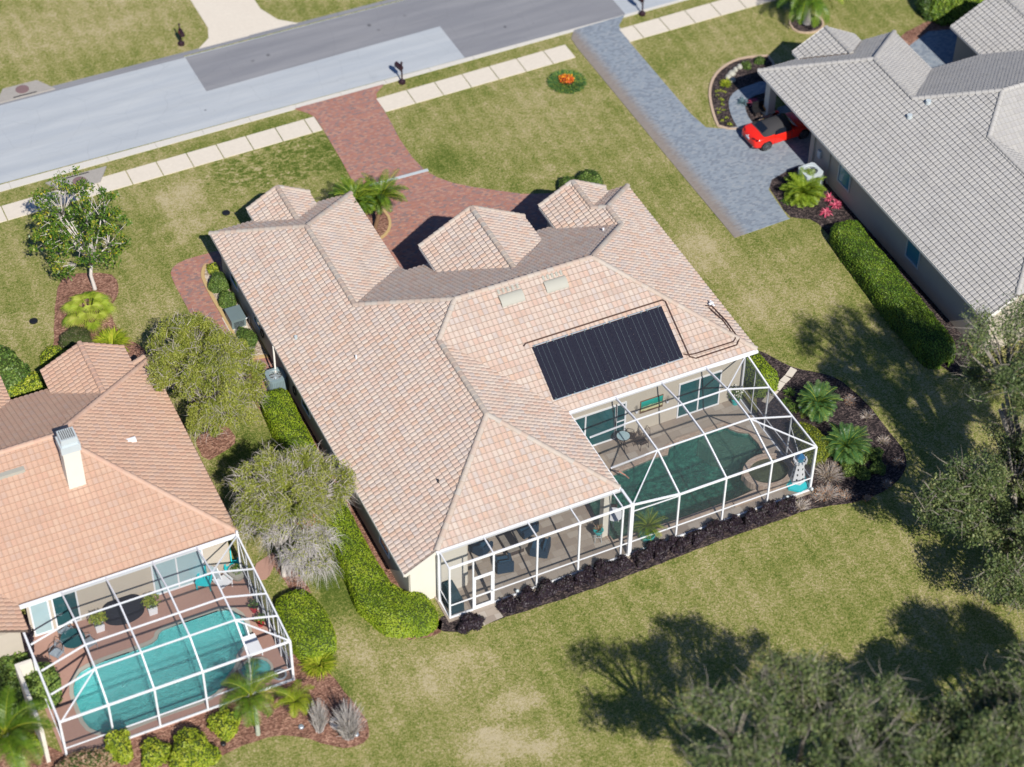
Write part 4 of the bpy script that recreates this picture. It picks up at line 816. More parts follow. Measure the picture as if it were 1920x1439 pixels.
for i,(a,b) in enumerate([(-1.10,.22),(1.48,2.74)]):
    mb=MB(); y0=-.78;m=9;V=[]
    for x in (a,b):
        for j in range(m): t=math.pi*j/(m-1); V.append((x,y0+.30*math.cos(t)*1.0+.05,zM(y0)+.10+.17*math.sin(t)+.20*math.cos(t)*.8))
    mb.add(V,[(j,j+1,m+j+1,m+j) for j in range(m-1)]+[tuple(range(m)),tuple(range(2*m-1,m-1,-1))])
    for k in range(5): mb.tube([(a+.12+k*(b-a-.24)/4,y0+.42,zM(y0+.42)+.06),(a+.12+k*(b-a-.24)/4,y0+.62,zM(y0+.62)+.10)],.075,7)
    mb.build('roof_vent',M['cream'],H)
def vpipe(px,py,plane,h,r,mat):
    p=onP(px,py,*plane); MB().tube([p-Vector((0,0,.1)),p+Vector((0,0,h))],r,8).build('vent_pipe',mat,H)
PL_L=((-s,0,1),2.86+s*11.6); PL_F=((0,s,1),7.45)
vpipe(668,674,PL_L,.28,.05,M['white']); vpipe(555,636,PL_L,.22,.09,M['palemetal']); vpipe(822,906,PL_L,.25,.045,M['black']); vpipe(1131,435,PL_F,.25,.06,M['white'])
# ================================================================ NEIGHBOUR ON THE LEFT
LN=thing('neighbour_house','house with uniform salmon pink tile roof and a tall white chimney','house',(-24,0,0))
q=.5; X=-18.1; lR=lambda x:3.2+q*(X-x); lE=lambda y:3.2+q*(y+6.65); lF=lambda y:3.2+q*(6.7-y)
ap=(X-6.67,.03,6.54); le=(-46,.03,6.54)
gz=3.6; gx0,gx1,gr=-23.6,-19.1,-21.35; gt=gz+q*2.25
fac=[([[(X,-6.65,3.2),(X,6.7,3.2),ap]],(0,1,0),(X,0,3.2)),
 ([[(-29.1,-6.65,3.2),(X,-6.65,3.2),ap,(-29.1,.03,6.54)],[(-46,-6.65,3.2),(-29.1,-6.65,3.2),(-29.1,.03,6.54),le]],(1,0,0),(X,-6.65,3.2)),
 ([[(X,6.7,3.2),(-46,6.7,3.2),le,ap]],(1,0,0),(X,6.7,3.2)),
 ([[(gr,6.7-(gt-3.2)/q,gt),(gx0,6.7-(gz-3.2)/q,gz),(gx0,7.85,gz),(gr,7.85,gt)]],(0,1,0),(gx0,0,gz)),
 ([[(gr,6.7-(gt-3.2)/q,gt),(gr,7.85,gt),(gx1,7.85,gz),(gx1,6.7-(gz-3.2)/q,gz)]],(0,1,0),(gx1,0,gz)),
 ([[(-29.0,3.3,4.9),(-29.0,9.0,4.9),(-25.6,9.0,3.2),(-25.6,6.7,3.2)]],(0,1,0),(-25.6,0,3.2)),
 ([[(-29.0,3.3,4.9),(-32.4,6.7,3.2),(-32.4,9,3.2),(-29.0,9.0,4.9)]],(0,1,0),(-32.4,0,3.2)),
 ([[(-29.1,-6.65,3.2),(-29.1,-8.4,3.2),(-34,-8.4,5.65),(-34,-1.75,5.65)]],(0,1,0),(-29.1,0,3.2)),
 ([[(-34,-1.75,5.65),(-34,-8.4,5.65),(-38.9,-8.4,3.2),(-38.9,-6.65,3.2)]],(0,1,0),(-38.9,0,3.2))]
rid=[(ap,le),((X,-6.65,3.2),ap),((X,6.7,3.2),ap),((gr,3.8,gt),(gr,7.85,gt)),((-29,3.3,4.9),(-29,9,4.9)),((-34,-1.75,5.65),(-34,-8.4,5.65)),((-20.3,5.6,3.85),(-18.3,7.05,3.12))]
M['capp']=palette('pink_ridge_tiles',[(.53,.36,.27),(.51,.33,.25),(.54,.38,.29)],.85,.1,'CONSTANT',30,.2)
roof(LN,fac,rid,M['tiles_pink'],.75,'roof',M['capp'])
walls(LN,[((X-.45,6.25),(X-.45,-6.2),3.05,3.05),((X-.45,-6.2),(-28.7,-6.2),3.05,3.05),((-29.5,-6.2),(-29.5,-8.0),3.05,3.05),((-29.5,-8.0),(-38.5,-8.0),3.1,3.1),((-38.5,-8.0),(-38.5,-6.2),3.1,3.1),((-38.5,-6.2),(-45.6,-6.2),3.05,3.05),((-45.6,-6.2),(-45.6,6.25),3.05,3.05),((-45.6,6.25),(-32,6.25),3.05,3.05),((-32,6.25),(-32,8.6),3.1,3.1),((-32,8.6),(-26,8.6),3.1,3.1),((-26,8.6),(-26,6.25),3.1,3.1),((-26,6.25),(-23.2,6.25),3.05,3.05),((-23.2,6.25),(-23.2,7.5),3.5,3.5),((-23.2,7.5),(gr,7.5),3.55,4.5),((gr,7.5),(-19.5,7.5),4.5,3.55),((-19.5,7.5),(-19.5,6.25),3.5,3.5),((-19.5,6.25),(X-.45,6.25),3.05,3.05)],M['stuccog'])
for a,b in [((X+.04,-6.7,3.12),(X+.04,6.75,3.12)),((-29.1,-6.72,3.12),(X,-6.72,3.12)),((-23.6,7.9,3.5),(gr,7.9,gt-.08)),((gr,7.9,gt-.08),(gx1,7.9,3.5)),((gx1+.04,6.7,3.5),(gx1+.04,7.9,3.5))]: MB().beam(a,b,.06,.16).build('fascia',M['brownpipe'],LN)
mb=MB(); mb.beam((-29.1,-6.84,3.14),(X+.05,-6.84,3.14),.18,.14); mb.build('gutter',M['white'],LN)
c=MB(); c.box(-25.0,-2.55,4.9,-24.15,-1.75,7.75); ch=c.build('chimney',M['stuccow'],LN)
c=MB(); c.box(-25.06,-2.61,7.75,-24.09,-1.69,8.2); c.box(-24.98,-2.53,8.2,-24.17,-1.77,8.62); c.build('chimney_cap',M['palemetal'],ch)
c=MB(); [c.box(-24.9+i*.1,-2.45,8.62,-24.86+i*.1,-1.85,8.66) for i in range(7)]; c.build('grate',M['bronze'],ch)
p=onP(245,828,(q,0,1),3.2+q*X); MB().box(p.x-.28,p.y-.1,p.z-.1,p.x+.28,p.y+.12,p.z+.14).build('roof_vent',M['white'],LN)
p=onP(20,890,(0,-q,1),3.2+q*6.65); MB().box(p.x-.7,p.y-.12,p.z-.1,p.x+.7,p.y+.15,p.z+.16).build('roof_vent',M['cream'],LN)
window(LN,-22.4,-19.9,.2,2.45,-6.29,(-21.2,),.08,M['glasspale'],name='sliding_door'); window(LN,-27.4,-26.3,.3,2.4,-6.29,(),.08,M['glass']); window(LN,-28.5,-27.7,.2,2.4,-6.29,(),.08,M['glasspale'],name='door')
# ================================================================ NEIGHBOUR ON THE RIGHT
RN=thing('neighbour_house','house with plain grey tile roof and a carport holding the red car','house',(33,0,0))
X=24.0; e=3.2; rL=lambda x:e+s*(x-X); rF=lambda y:7.8-s*(y-2.83)
W0n=(28.87,10.63,e+s*4.87); W1n=(28.87,2.83+(7.8-(e+s*4.87))/s,e+s*4.87); H1=(X+(7.8-e)/s,2.83,7.8); H2=(30.24,.71,rL(30.24)); J=(30.24,-4.75,rL(30.24)); K=(25.9,-9.1,rL(25.9)); ye=2.83+(7.8-e)/s
rM=lambda y:7.8+s*(y-2.83)
fac=[([[(X,-9.1,e),K,J,H2,(X,H2[1],e)],[(X,H2[1],e),H2,H1,W1n,(X,W1n[1],e)],[(X,W1n[1],e),W1n,W0n,(X,15.5,e)]],(0,1,0),(X,0,e)),
 ([[W0n,(X,15.5,e),(33.74,15.5,e)]],(1,0,0),(X,15.5,e)),
 ([[W0n,(33.74,15.5,e),(33.74,ye,e),W1n]],(0,1,0),(33.74,0,e)),
 ([[W1n,(33.74,ye,e),(46,ye,e),(46,2.83,7.8),H1]],(1,0,0),(33.74,ye,e)),
 ([[H1,(46,2.83,7.8),(46,-4.3,rM(-4.3)),(35.2,-4.3,rM(-4.3)),H2]],(1,0,0),(46,-4.3,rM(-4.3))),
 ([[H2,J,(34.7,-9.2,rL(30.24)-s*4.46),(35.2,-4.3,rL(30.24)-s*4.96)]],(0,1,0),(35.2,0,rL(30.24)-s*4.96)),
 ([[K,(34.6,-9.1,rL(25.9)),J]],(1,0,0),K),
 ([[(28.95,13.1,4.62),(26.75,15.3,3.41),(26.75,16.1,3.41),(28.95,16.1,4.62)]],(0,1,0),(26.75,0,3.41)),
 ([[(28.95,13.1,4.62),(28.95,16.1,4.62),(31.15,16.1,3.41),(31.15,15.3,3.41)]],(0,1,0),(31.15,0,3.41)),
 ([[(40.6,7.9,4.96),(37.4,ye,e),(37.4,14.6,e),(40.6,14.6,4.96)]],(0,1,0),(37.4,0,e)),
 ([[(40.6,7.9,4.96),(40.6,14.6,4.96),(43.8,14.6,e),(43.8,ye,e)]],(0,1,0),(43.8,0,e))]
rid=[(H2,J),(H2,H1),(H1,(46,2.83,7.8)),(H1,W1n),(W1n,W0n),(W0n,(X,15.5,e)),(W0n,(33.74,15.5,e)),(J,K),((28.95,13.1,4.62),(28.95,16.1,4.62)),((40.6,7.9,4.96),(40.6,14.6,4.96))]
M['capg']=palette('grey_ridge_tiles',[(.42,.41,.39),(.40,.39,.37),(.44,.43,.41)],.85,.1,'CONSTANT',30,.2)
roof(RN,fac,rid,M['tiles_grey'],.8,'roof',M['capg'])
walls(RN,[((24.6,9.4),(24.6,-8.6),3.1,3.1),((24.6,-8.6),(25.9,-8.6),3.1,3.8),((25.9,-8.6),(34.3,-8.6),3.9,3.9),((24.6,9.4),(30.6,9.4),3.1,3.1),((30.6,9.4),(30.6,15.0),3.1,3.1),((30.6,15.0),(33.3,15.0),3.1,3.1),((33.3,15.0),(33.3,10.7),3.1,3.1),((33.3,10.7),(37.8,10.7),3.1,3.1),((37.8,10.7),(37.8,14.2),3.1,3.1),((37.8,14.2),(43.4,14.2),3.2,3.2)],M['stuccog'])
mb=MB(); mb.box(24.45,14.7,0,24.95,15.2,3.15); mb.box(24.37,14.62,0,25.03,15.28,.3); mb.build('carport_column',M['stuccow'],RN)
mb=MB(); mb.box(24.4,9.3,0,24.8,9.7,3.15); mb.build('carport_pier',M['stuccog'],RN)
MB().box(24.5,9.45,3.08,30.6,15.2,3.12).build('carport_ceiling',M['stuccow'],RN)
for a,b in [((X-.04,-9.1,e-.06),(X-.04,15.5,e-.06)),((X,15.54,e-.06),(33.74,15.54,e-.06)),((X,-9.14,e-.08),(25.9,-9.14,rL(25.9)-.08)),((26.71,15.3,3.35),(26.71,16.1,3.35)),((26.75,16.14,3.35),(28.95,16.14,4.56)),((28.95,16.14,4.56),(31.15,16.14,3.35)),((37.36,ye,e-.06),(37.36,14.6,e-.06)),((33.78,11.2,e-.06),(33.78,15.5,e-.06)),((33.74,ye+.04,e-.06),(37.4,ye+.04,e-.06))]: MB().beam(a,b,.06,.18).build('fascia',M['trim'],RN)
for a,b in ((5.35,6.5),(-2.15,-.95)): window(RN,a,b,1.15,2.35,24.5,(),.09,M['pane_blue'],'x',-1,framem=M['turqframe'] if 'turqframe' in M else M['palemetal'])
mb=MB(); mb.beam((24.47,7.6,3.0),(24.47,7.6,.05),.10,.10); mb.build('downspout',M['cream'],RN)
MB().box(24.35,8.5,1.3,24.5,8.8,1.8).build('meter_box',M['palemetal'],RN)
for px,py in ((1740,195),(1705,222)):
    p=onP(px,py,(-s,0,1),e-s*X); MB().tube([p-Vector((0,0,.1)),p+Vector((0,0,.25))],.16,12).build('roof_vent',M['palemetal'],RN)
# ================================================================ SCREEN CAGES
def quadpart(name,P,mat,parent):
    return mkmesh(name,[tuple(p) for p in P],[tuple(range(len(P)))],mat,parent)
CG=thing('pool_cage','large white framed screen cage over the dark green pool behind the main house','screen cage',(0,-10,0))
YW=-13.66; wt=.10; XC=10.66
def post(p,par,top,w=.09,d=None,base=DZ,name='post'): MB().box(p[0]-w/2,p[1]-(d or w)/2,base,p[0]+w/2,p[1]+(d or w)/2,top).build(name,M['white'],par)
def bar(a,b,par,w=.08,h=.10,name='beam'): w*=.82; h*=.85; MB().beam(a,b,w,h).build(name,M['white'],par)
zt=3.80
LX=[-9.80,-7.46,-5.10,-2.80,-.42]
for x in LX: post((x,YW),CG,zt)
post((.07,YW),CG,zt+.02,.20,.16)
post((-9.80,-12.42),CG,zt,.16,.14)
bar((-9.85,YW,zt),(.1,YW,zt),CG,.10,.12)
for x in (-9.80,-7.46,-5.10,-2.80,-.42): bar((x,YW+.05,zt),(x,-12.45,3.80),CG,.07,.09)
bar((.07,YW+.05,zt+.02),(.07,-12.5,zt-.02),CG,.14,.12)
for a,b in ((-9.8,-8.50),(-7.46,-5.10),(-5.10,-2.80),(-2.80,-.42),(-.42,.0)): bar((a+.045,YW,1.02),(b-.045,YW,1.02),CG,.05,.07,'chair_rail')
bar((-9.8,YW+.05,1.02),(-9.8,-12.5,1.02),CG,.05,.07,'chair_rail')
MB().beam((-9.8,YW,DZ+.03),(-8.55,YW,DZ+.03),.10,.06).beam((-7.4,YW,DZ+.03),(XC,YW,DZ+.03),.10,.06).beam((-9.8,YW,DZ+.03),(-9.8,-12.4,DZ+.03),.10,.06).beam((XC,YW,DZ+.03),(XC,-6.2,DZ+.03),.10,.06).build('sill_plate',M['white'],CG)
# door
dr=MB(); dx0,dx1=-8.50,-7.50
dr.box(dx0,YW-.03,DZ,dx0+.09,YW+.03,2.42).box(dx1-.09,YW-.03,DZ,dx1,YW+.03,2.42).box(dx0+.09,YW-.03,2.32,dx1-.09,YW+.03,2.42).box(dx0+.09,YW-.03,DZ,dx1-.09,YW+.03,DZ+.22).box(dx0+.09,YW-.025,1.0,dx1-.09,YW+.025,1.08)
d_=dr.build('screen_door',M['white'],CG); MB().box(dx1-.07,YW-.09,1.1,dx1-.04,YW-.03,1.22).build('handle',M['steel'],d_); quadpart('door_screen',[(dx0,YW,DZ),(dx1,YW,DZ),(dx1,YW,2.4),(dx0,YW,2.4)],M['screen'],d_)
post((dx0-.045,YW),CG,zt,.07); bar((dx0,YW,2.47),(dx1+.04,YW,2.47),CG,.05,.06,'door_header')
# pool section
zr_=3.35; FX=[2.75,5.42,8.07]
PR=[(-6.66,3.78),(-8.88,4.22),(-11.22,4.22),(YW,zr_)]
for x in FX:
    post((x,YW),CG,zr_)
    for (y0,z0_),(y1,z1_) in zip(PR,PR[1:]): bar((x,y0,z0_),(x,y1,z1_),CG,.08,.16)
post((XC,YW),CG,zr_,.11)
bar((FX[0],YW,zr_),(XC,YW,zr_),CG,.10,.11)
bar((.17,YW,zt-.02),(FX[0],YW,zr_+.03),CG,.09,.12); bar((.17,YW,3.3),(FX[0],YW,3.25),CG,.05,.06)
for a,b in zip([.17]+FX,FX+[XC]): bar((a,YW,1.02),(b,YW,1.02),CG,.05,.07,'chair_rail')
for (y,z) in PR[1:3]:
    for a,b in zip([.12]+FX,FX): bar((a,y,z if a>.2 else z-.15),(b,y,z),CG,.07,.09,'purlin')
bar((.10,-6.7,3.74),(.10,-12.4,3.74),CG,.07,.10); bar((.12,YW,zt),(FX[0],-11.22,4.22),CG,.06,.08,'brace')
# right side: slope panels down to the side wall
SY=[(-6.5,3.42),(-8.85,3.28),(-11.1,3.28),(YW,zr_)]
bar((XC,-6.45,3.60),(XC,-8.85,3.30),CG,.09,.11)
bar((XC,-8.85,3.30),(XC,YW,zr_),CG,.09,.11)
for k,(y,z) in enumerate(PR[1:3]): bar((FX[2],y,z),(XC,y,3.30),CG,.07,.09,'purlin'); post((XC,y),CG,3.3,.08)
bar((FX[2],-8.88,4.22),(XC,-6.45,3.62),CG,.06,.08,'brace'); bar((FX[2],-11.22,4.22),(XC,YW,zr_),CG,.06,.08,'brace')
post((XC,-6.35),CG,3.6,.09); post((XC,-7.5),CG,3.45,.05)
for a,b in ((-6.35,-8.85),(-8.85,-11.1),(-11.1,YW)): bar((XC,a,1.02),(XC,b,1.02),CG,.05,.07,'chair_rail')
bar((XC,-11.15,2.7),(XC,-13.5,.25),CG,.035,.035,'brace')
# screens
sc=M['screen']
for a,b in zip(LX,LX[1:]+[.07]):
    if abs(a+9.8)<.01: quadpart('screen_panel',[(a,YW,DZ),(-8.5,YW,DZ),(-8.5,YW,zt),(a,YW,zt)],sc,CG); quadpart('screen_panel',[(-8.5,YW,2.5),(-7.46,YW,2.5),(-7.46,YW,zt),(-8.5,YW,zt)],sc,CG)
    else: quadpart('screen_panel',[(a,YW,DZ),(b,YW,DZ),(b,YW,zt),(a,YW,zt)],sc,CG)
    quadpart('screen_panel',[(a,YW,zt+.01),(b,YW,zt+.01),(b,-12.45,zt),(a,-12.45,zt)],sc,CG)
quadpart('screen_panel',[(-9.8,YW,DZ),(-9.8,-12.45,DZ),(-9.8,-12.45,zt),(-9.8,YW,zt)],sc,CG)
for a,b in zip([.12]+FX,FX):
    quadpart('screen_panel',[(a,YW,DZ),(b,YW,DZ),(b,YW,zr_),(a,YW,zr_)],sc,CG)
    for (y0,z0_),(y1,z1_) in zip(PR,PR[1:]): quadpart('screen_panel',[(a,y0,z0_),(b,y0,z0_),(b,y1,z1_),(a,y1,z1_)],sc,CG)
quadpart('screen_panel',[(FX[2],YW,DZ),(XC,YW,DZ),(XC,YW,zr_),(FX[2],YW,zr_)],sc,CG)
for P in ([(FX[2],-6.66,3.78),(XC,-6.5,3.6),(XC,-8.85,3.3),(FX[2],-8.88,4.22)],[(FX[2],-8.88,4.22),(XC,-8.88,3.3),(XC,-11.22,3.3),(FX[2],-11.22,4.22)]): quadpart('screen_panel',P,sc,CG)
quadpart('screen_panel',[(FX[2],-11.22,4.22),(XC,-11.22,3.3),(XC,YW,zr_)],sc,CG); quadpart('screen_panel',[(FX[2],-11.22,4.22),(XC,YW,zr_),(FX[2],YW,zr_)],sc,CG)
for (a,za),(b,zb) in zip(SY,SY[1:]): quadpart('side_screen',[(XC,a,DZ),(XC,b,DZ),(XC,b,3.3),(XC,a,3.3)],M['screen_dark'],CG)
# neighbour's cage
NG=thing('pool_cage','white framed screen cage over the bright turquoise pool at lower left','screen cage',(-23.5,-10.5,0))
yw=-14.0; xw=-18.14; PX=[-20.2,-22.45,-24.8,-27.0]; QR=[(-6.9,3.22),(-9.2,3.85),(-12.4,3.85),(yw,3.0)]
for x in PX:
    post((x,yw),NG,3.0)
    for (y0,z0_),(y1,z1_) in zip(QR,QR[1:]): bar((x,y0,z0_),(x,y1,z1_),NG,.09,.13)
post((xw,yw),NG,3.05,.11); post((-29.3,yw),NG,3.0,.1); post((xw,-6.9),NG,3.5,.10)
bar((-29.3,yw,3.0),(xw,yw,3.0),NG,.10,.11); bar((-29.3,yw,1.0),(xw,yw,1.0),NG,.05,.07,'chair_rail'); MB().beam((-29.3,yw,DZ+.04),(xw,yw,DZ+.04),.1,.07).build('sill_plate',M['white'],NG)
bar((xw,-6.7,3.25),(xw,yw,3.03),NG,.09,.12)
for y,z in ((-9.2,3.85),(-10.9,3.87),(-12.4,3.85)):
    L=[-29.2]+PX[::-1]
    for a,b in zip(L,L[1:]): bar((a,y,z if a>-29 else 3.1),(b,y,z),NG,.07,.09,'purlin')
    bar((PX[0],y,z),(xw,y,3.12),NG,.07,.09,'purlin'); post((xw,y),NG,3.1,.08)
bar((PX[0],-9.2,3.85),(xw,-6.95,3.25),NG,.06,.08,'brace'); bar((PX[0],-12.4,3.85),(xw,yw,3.05),NG,.06,.08,'brace'); bar((PX[3],-12.4,3.85),(-29.2,yw,3.0),NG,.06,.08,'brace')
for a,b in ((-6.9,-9.2),(-9.2,-10.9),(-10.9,-12.4),(-12.4,yw)): bar((xw,a,1.0),(xw,b,1.0),NG,.05,.07,'chair_rail'); bar((xw,a-.1,3.0),(xw,b+.1,.3),NG,.04,.04,'brace'); post((xw,(a+b)/2),NG,3.1,.05)
bar((-29.3,-7.0,3.1),(-29.3,yw,3.0),NG,.12,.14); post((-29.3,-9.9),NG,3.05,.1); bar((-29.3,-9.9,1.0),(-29.3,yw,1.0),NG,.05,.07,'chair_rail')
wl=MB(); wl.box(-30.2,-13.7,0,-30.02,-9.9,2.75).box(-30.2,-9.9,0,-29.4,-9.72,2.75); wl.build('screen_wall',M['stuccow'],NG)
L=[xw]+PX+[-29.3]
for b,a in zip(L,L[1:]):
    quadpart('screen_panel',[(a,yw,DZ),(b,yw,DZ),(b,yw,3.0),(a,yw,3.0)],sc,NG)
for b,a in zip(PX,PX[1:]):
    for (y0,z0_),(y1,z1_) in zip(QR,QR[1:]): quadpart('screen_panel',[(a,y0,z0_),(b,y0,z0_),(b,y1,z1_),(a,y1,z1_)],sc,NG)
quadpart('screen_panel',[(PX[0],-9.2,3.85),(xw,-9.2,3.15),(xw,-12.4,3.12),(PX[0],-12.4,3.85)],sc,NG)
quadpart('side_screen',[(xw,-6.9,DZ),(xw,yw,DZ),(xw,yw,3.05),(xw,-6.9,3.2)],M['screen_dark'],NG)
# ================================================================ SPA
SP=thing('spa','round raised spa with brick coping beside the dark green pool','spa',(9.25,-11.75,0))
sc_=(9.28,-11.78,0); 
m_=MB(); n=36; V=[];F=[]
for k,(r_,z) in enumerate([(1.42,DZ-.6),(1.42,.42),(1.08,.42),(1.08,-.6)]):
    for j in range(n): a=2*math.pi*j/n; V.append((sc_[0]+r_*math.cos(a),sc_[1]+r_*.83*math.sin(a),z))
for k in range(3):
    for j in range(n): F.append((k*n+j,k*n+(j+1)%n,(k+1)*n+(j+1)%n,(k+1)*n+j))
m_.add(V,F).build('spa_wall',M['coping'],SP)
MB().prism([(sc_[0]+1.1*math.cos(2*math.pi*j/n),sc_[1]+.92*math.sin(2*math.pi*j/n)) for j in range(n)],-.6,-.35).build('spa_floor',M['spafloor'] if 'spafloor' in M else plain('spa_floor',(.16,.17,.10),.8,0,.3,1.5),SP)
MB().prism([(sc_[0]+1.085*math.cos(2*math.pi*j/n),sc_[1]+.90*math.sin(2*math.pi*j/n)) for j in range(n)],.30,.30).build('spa_water',M['water_spa'],SP)
m_=MB(); m_.box(7.9,-12.2,-.02,8.25,-11.4,.36,.15); m_.box(6.55,-13.1,DZ,8.1,-12.75,DZ+.14); m_.build('spillway',M['coping'],SP)
SN=thing('spa','small turquoise spa at the near right corner of the neighbour pool','spa',(-19.55,-12.75,0))
P_=smooth_loop([(-20.35,-12.2),(-19.5,-12.0),(-18.9,-12.25),(-18.7,-12.9),(-19.0,-13.4),(-19.85,-13.5),(-20.4,-13.0)],1); k=len(P_); cx_,cy_=-19.55,-12.75
Q_=[(cx_+(x-cx_)*.84,cy_+(y-cy_)*.84) for x,y in P_]; m_=MB()
V=[(x,y,0) for x,y in P_]+[(x,y,DZ+.16) for x,y in P_]+[(x,y,DZ+.16) for x,y in Q_]+[(x,y,0.02) for x,y in Q_]
m_.add(V,[(r*k+i,r*k+(i+1)%k,(r+1)*k+(i+1)%k,(r+1)*k+i) for r in range(3) for i in range(k)]).build('spa_wall',M['cream'],SN)
MB().prism(Q_,.115,.115).build('spa_floor',M['basin_light'],SN); MB().prism(Q_,DZ+.10,DZ+.10).build('spa_water',M['water_light'],SN)
# ================================================================ PATIO THINGS
def lounge(px,py,rot,lab):
    c=G(px,py,DZ); t=thing('lounge_chair',lab,'armchair',c,'navy armchairs round the fire table',rot)
    def B(name,mat,*bx,parent=t,tp=0):
        m=MB(); [m.box(*b) for b in bx]; return m.build(name,mat,parent,world=False)
    B('base',M['navy'],(-.40,-.40,.14,.40,.40,.34)); B('seat_cushion',M['navy2'],(-.30,-.30,.34,.30,.38,.50)); B('backrest',M['navy'],(-.42,-.50,.20,.42,-.38,.92)); B('back_cushion',M['navy2'],(-.30,-.38,.48,.30,-.24,.88))
    for sx in (-1,1): B('arm',M['navy'],(sx*.36-.07,-.42,.30,sx*.36+.07,.40,.64))
    m=MB(); m.tube([(.33*math.cos(a*.5236),.33*math.sin(a*.5236),.05) for a in range(13)],.025,6); m.tube([(0,0,.05),(0,0,.16)],.06,8); m.build('swivel_ring',M['black'],t,world=False)
    return t
M['navy2']=plain('navy_cushion',(.014,.060,.115),.85,0,.15,5)
lounge(903,1034,R(-60),'navy armchair left of the fire table, half hidden by the cage beam')
lounge(944,1066,R(-12),'navy armchair nearest the lawn with its back to the screen wall')
lounge(1011,1038,R(52),'navy armchair right of the fire table behind a white post')
lounge(986,1000,R(100),'navy armchair tucked under the roof edge above the fire table')
c=G(955,1018,DZ); t=thing('fire_table','long grey fire table with a black burner tray between navy armchairs','table',c)
m=MB(); m.box(c.x-.42,c.y-.85,DZ,c.x+.42,c.y+.85,.50); m.build('base',M['bronze'],t)
m=MB(); [m.box(*b) for b in ((c.x-.5,c.y-.95,.5,c.x-.2,c.y+.95,.58),(c.x+.2,c.y-.95,.5,c.x+.5,c.y+.95,.58),(c.x-.2,c.y-.95,.5,c.x+.2,c.y-.62,.58),(c.x-.2,c.y+.62,.5,c.x+.2,c.y+.95,.58))]; m.build('tabletop',M['cobble'] if 'cobble' in M else M['bark'],t)
MB().box(c.x-.2,c.y-.62,.45,c.x+.2,c.y+.62,.53).build('burner_tray',M['black'],t)
c=G(846,1128,DZ); t=thing('grill','barbecue under a fitted dark teal cover in the corner of the cage','grill',c)
m=MB(); m.box(c.x-.36,c.y-.80,DZ,c.x+.36,c.y+.80,.85,taper=.06); m.box(c.x-.32,c.y-.55,.85,c.x+.32,c.y+.55,1.22,taper=.28); o=m.build('cover',M['covert'] if 'covert' in M else plain('cover_cloth',(.015,.045,.058),.75,0,.25,5),t)
m=MB(); m.box(c.x+.352,c.y-.1,.55,c.x+.37,c.y+.3,.62); m.build('strap',M['palemetal'],t)
c=G(1121,1014,DZ); t=thing('plant_stand','turquoise pot of spiky red green leaves on a thin metal stand','planter',c)
m=MB(); 
for a in range(4): m.tube([(c.x+.26*math.cos(a*1.57+.4),c.y+.26*math.sin(a*1.57+.4),DZ),(c.x+.15*math.cos(a*1.57+.4),c.y+.15*math.sin(a*1.57+.4),.62)],.016,6)
m.tube([(c.x+.17*math.cos(a*.5236),c.y+.17*math.sin(a*.5236),.5) for a in range(13)],.014,6); m.build('stand',M['palemetal'],t)
MB().lathe((c.x,c.y,.58),[(.13,0),(.19,.12),(.25,.30),(.27,.34),(.23,.34),(.20,.28)],20).build('pot',M['teal'],t,smooth=True)
V=[];F=[];Rn=[]
for i in range(34):
    az=i*2.4; e=.5+.9*random.random(); l=.5*random.uniform(.7,1.1); d=Vector((math.cos(az)*math.cos(e),math.sin(az)*math.cos(e),math.sin(e))); sd=Vector((-math.sin(az),math.cos(az),0))*.022; b=Vector((c.x,c.y,.86)); k=len(V); V+=[b-sd,b+sd,b+d*l*.6+sd,b+d*l*.6-sd,b+d*l-Vector((0,0,.06))]; F+=[(k,k+1,k+2,k+3),(k+3,k+2,k+4)]; r=random.random(); Rn+=[r,r]
mkmesh('leaves',[tuple(v) for v in V],F,M['lf_dry'],t,Rn)
c=G(1213,1012,DZ); t=palm('potted_palm','bushy palm in a turquoise pot at the near pool corner','potted plant',(c.x,c.y),.55,34,1.15,M['lf_palm'],M['brown'],.06,(0,0),None,.26,.016,(-.1,1.3),(.8,1.5),20,z0=.5)
MB().lathe((c.x,c.y,DZ),[(.24,0),(.34,.15),(.40,.38),(.41,.44),(.36,.44),(.34,.38)],20).build('pot',M['teal'],t,smooth=True)
c=G(1150,982,DZ); t=thing('side_table','small round white table behind the porch column','table',c); MB().lathe(tuple(c),[(.02,.68),(.46,.68),(.46,.72),(.02,.725)],24).build('tabletop',M['white'],t); m=MB(); [m.tube([(c.x+.3*math.cos(a*2.09),c.y+.3*math.sin(a*2.09),DZ),(c.x+.04*math.cos(a*2.09),c.y+.04*math.sin(a*2.09),DZ+.68)],.018,6) for a in range(3)]; m.build('leg',M['white'],t)
def chair(c,rot,lab,grp,mat,high=.95,w=.25,name='patio_chair'):
    t=thing(name,lab,'chair',c,grp,rot)
    m=MB(); 
    for k in range(7): u=-w+2*w*k/6; m.tube([(u,-.22,.44),(u*.9,-.30,high)],.009,5)
    m.tube([(-w,-.22,.42),(-w*.92,-.33,high*.8),(-w*.6,-.35,high+.06),(w*.6,-.35,high+.06),(w*.92,-.33,high*.8),(w,-.22,.42)],.017,6); m.build('backrest',mat,t,world=False)
    m=MB(); m.box(-w,-.23,.415,w,.24,.445); m.build('seat',mat,t,world=False)
    for sx in (-1,1):
        MB().tube([(sx*w,.24,0),(sx*w,.22,.44)],.016,6).build('leg',mat,t,world=False); MB().tube([(sx*w,-.30,0),(sx*w,-.22,.44)],.016,6).build('leg',mat,t,world=False)
        MB().tube([(sx*w,-.29,.66),(sx*(w+.04),.0,.66),(sx*w,.22,.60),(sx*w,.22,.44)],.016,6).build('armrest',mat,t,world=False)
    return t
chair(G(1146,962,DZ),R(150),'dark wire chair between the porch column and the white table',None,M['bronze'])
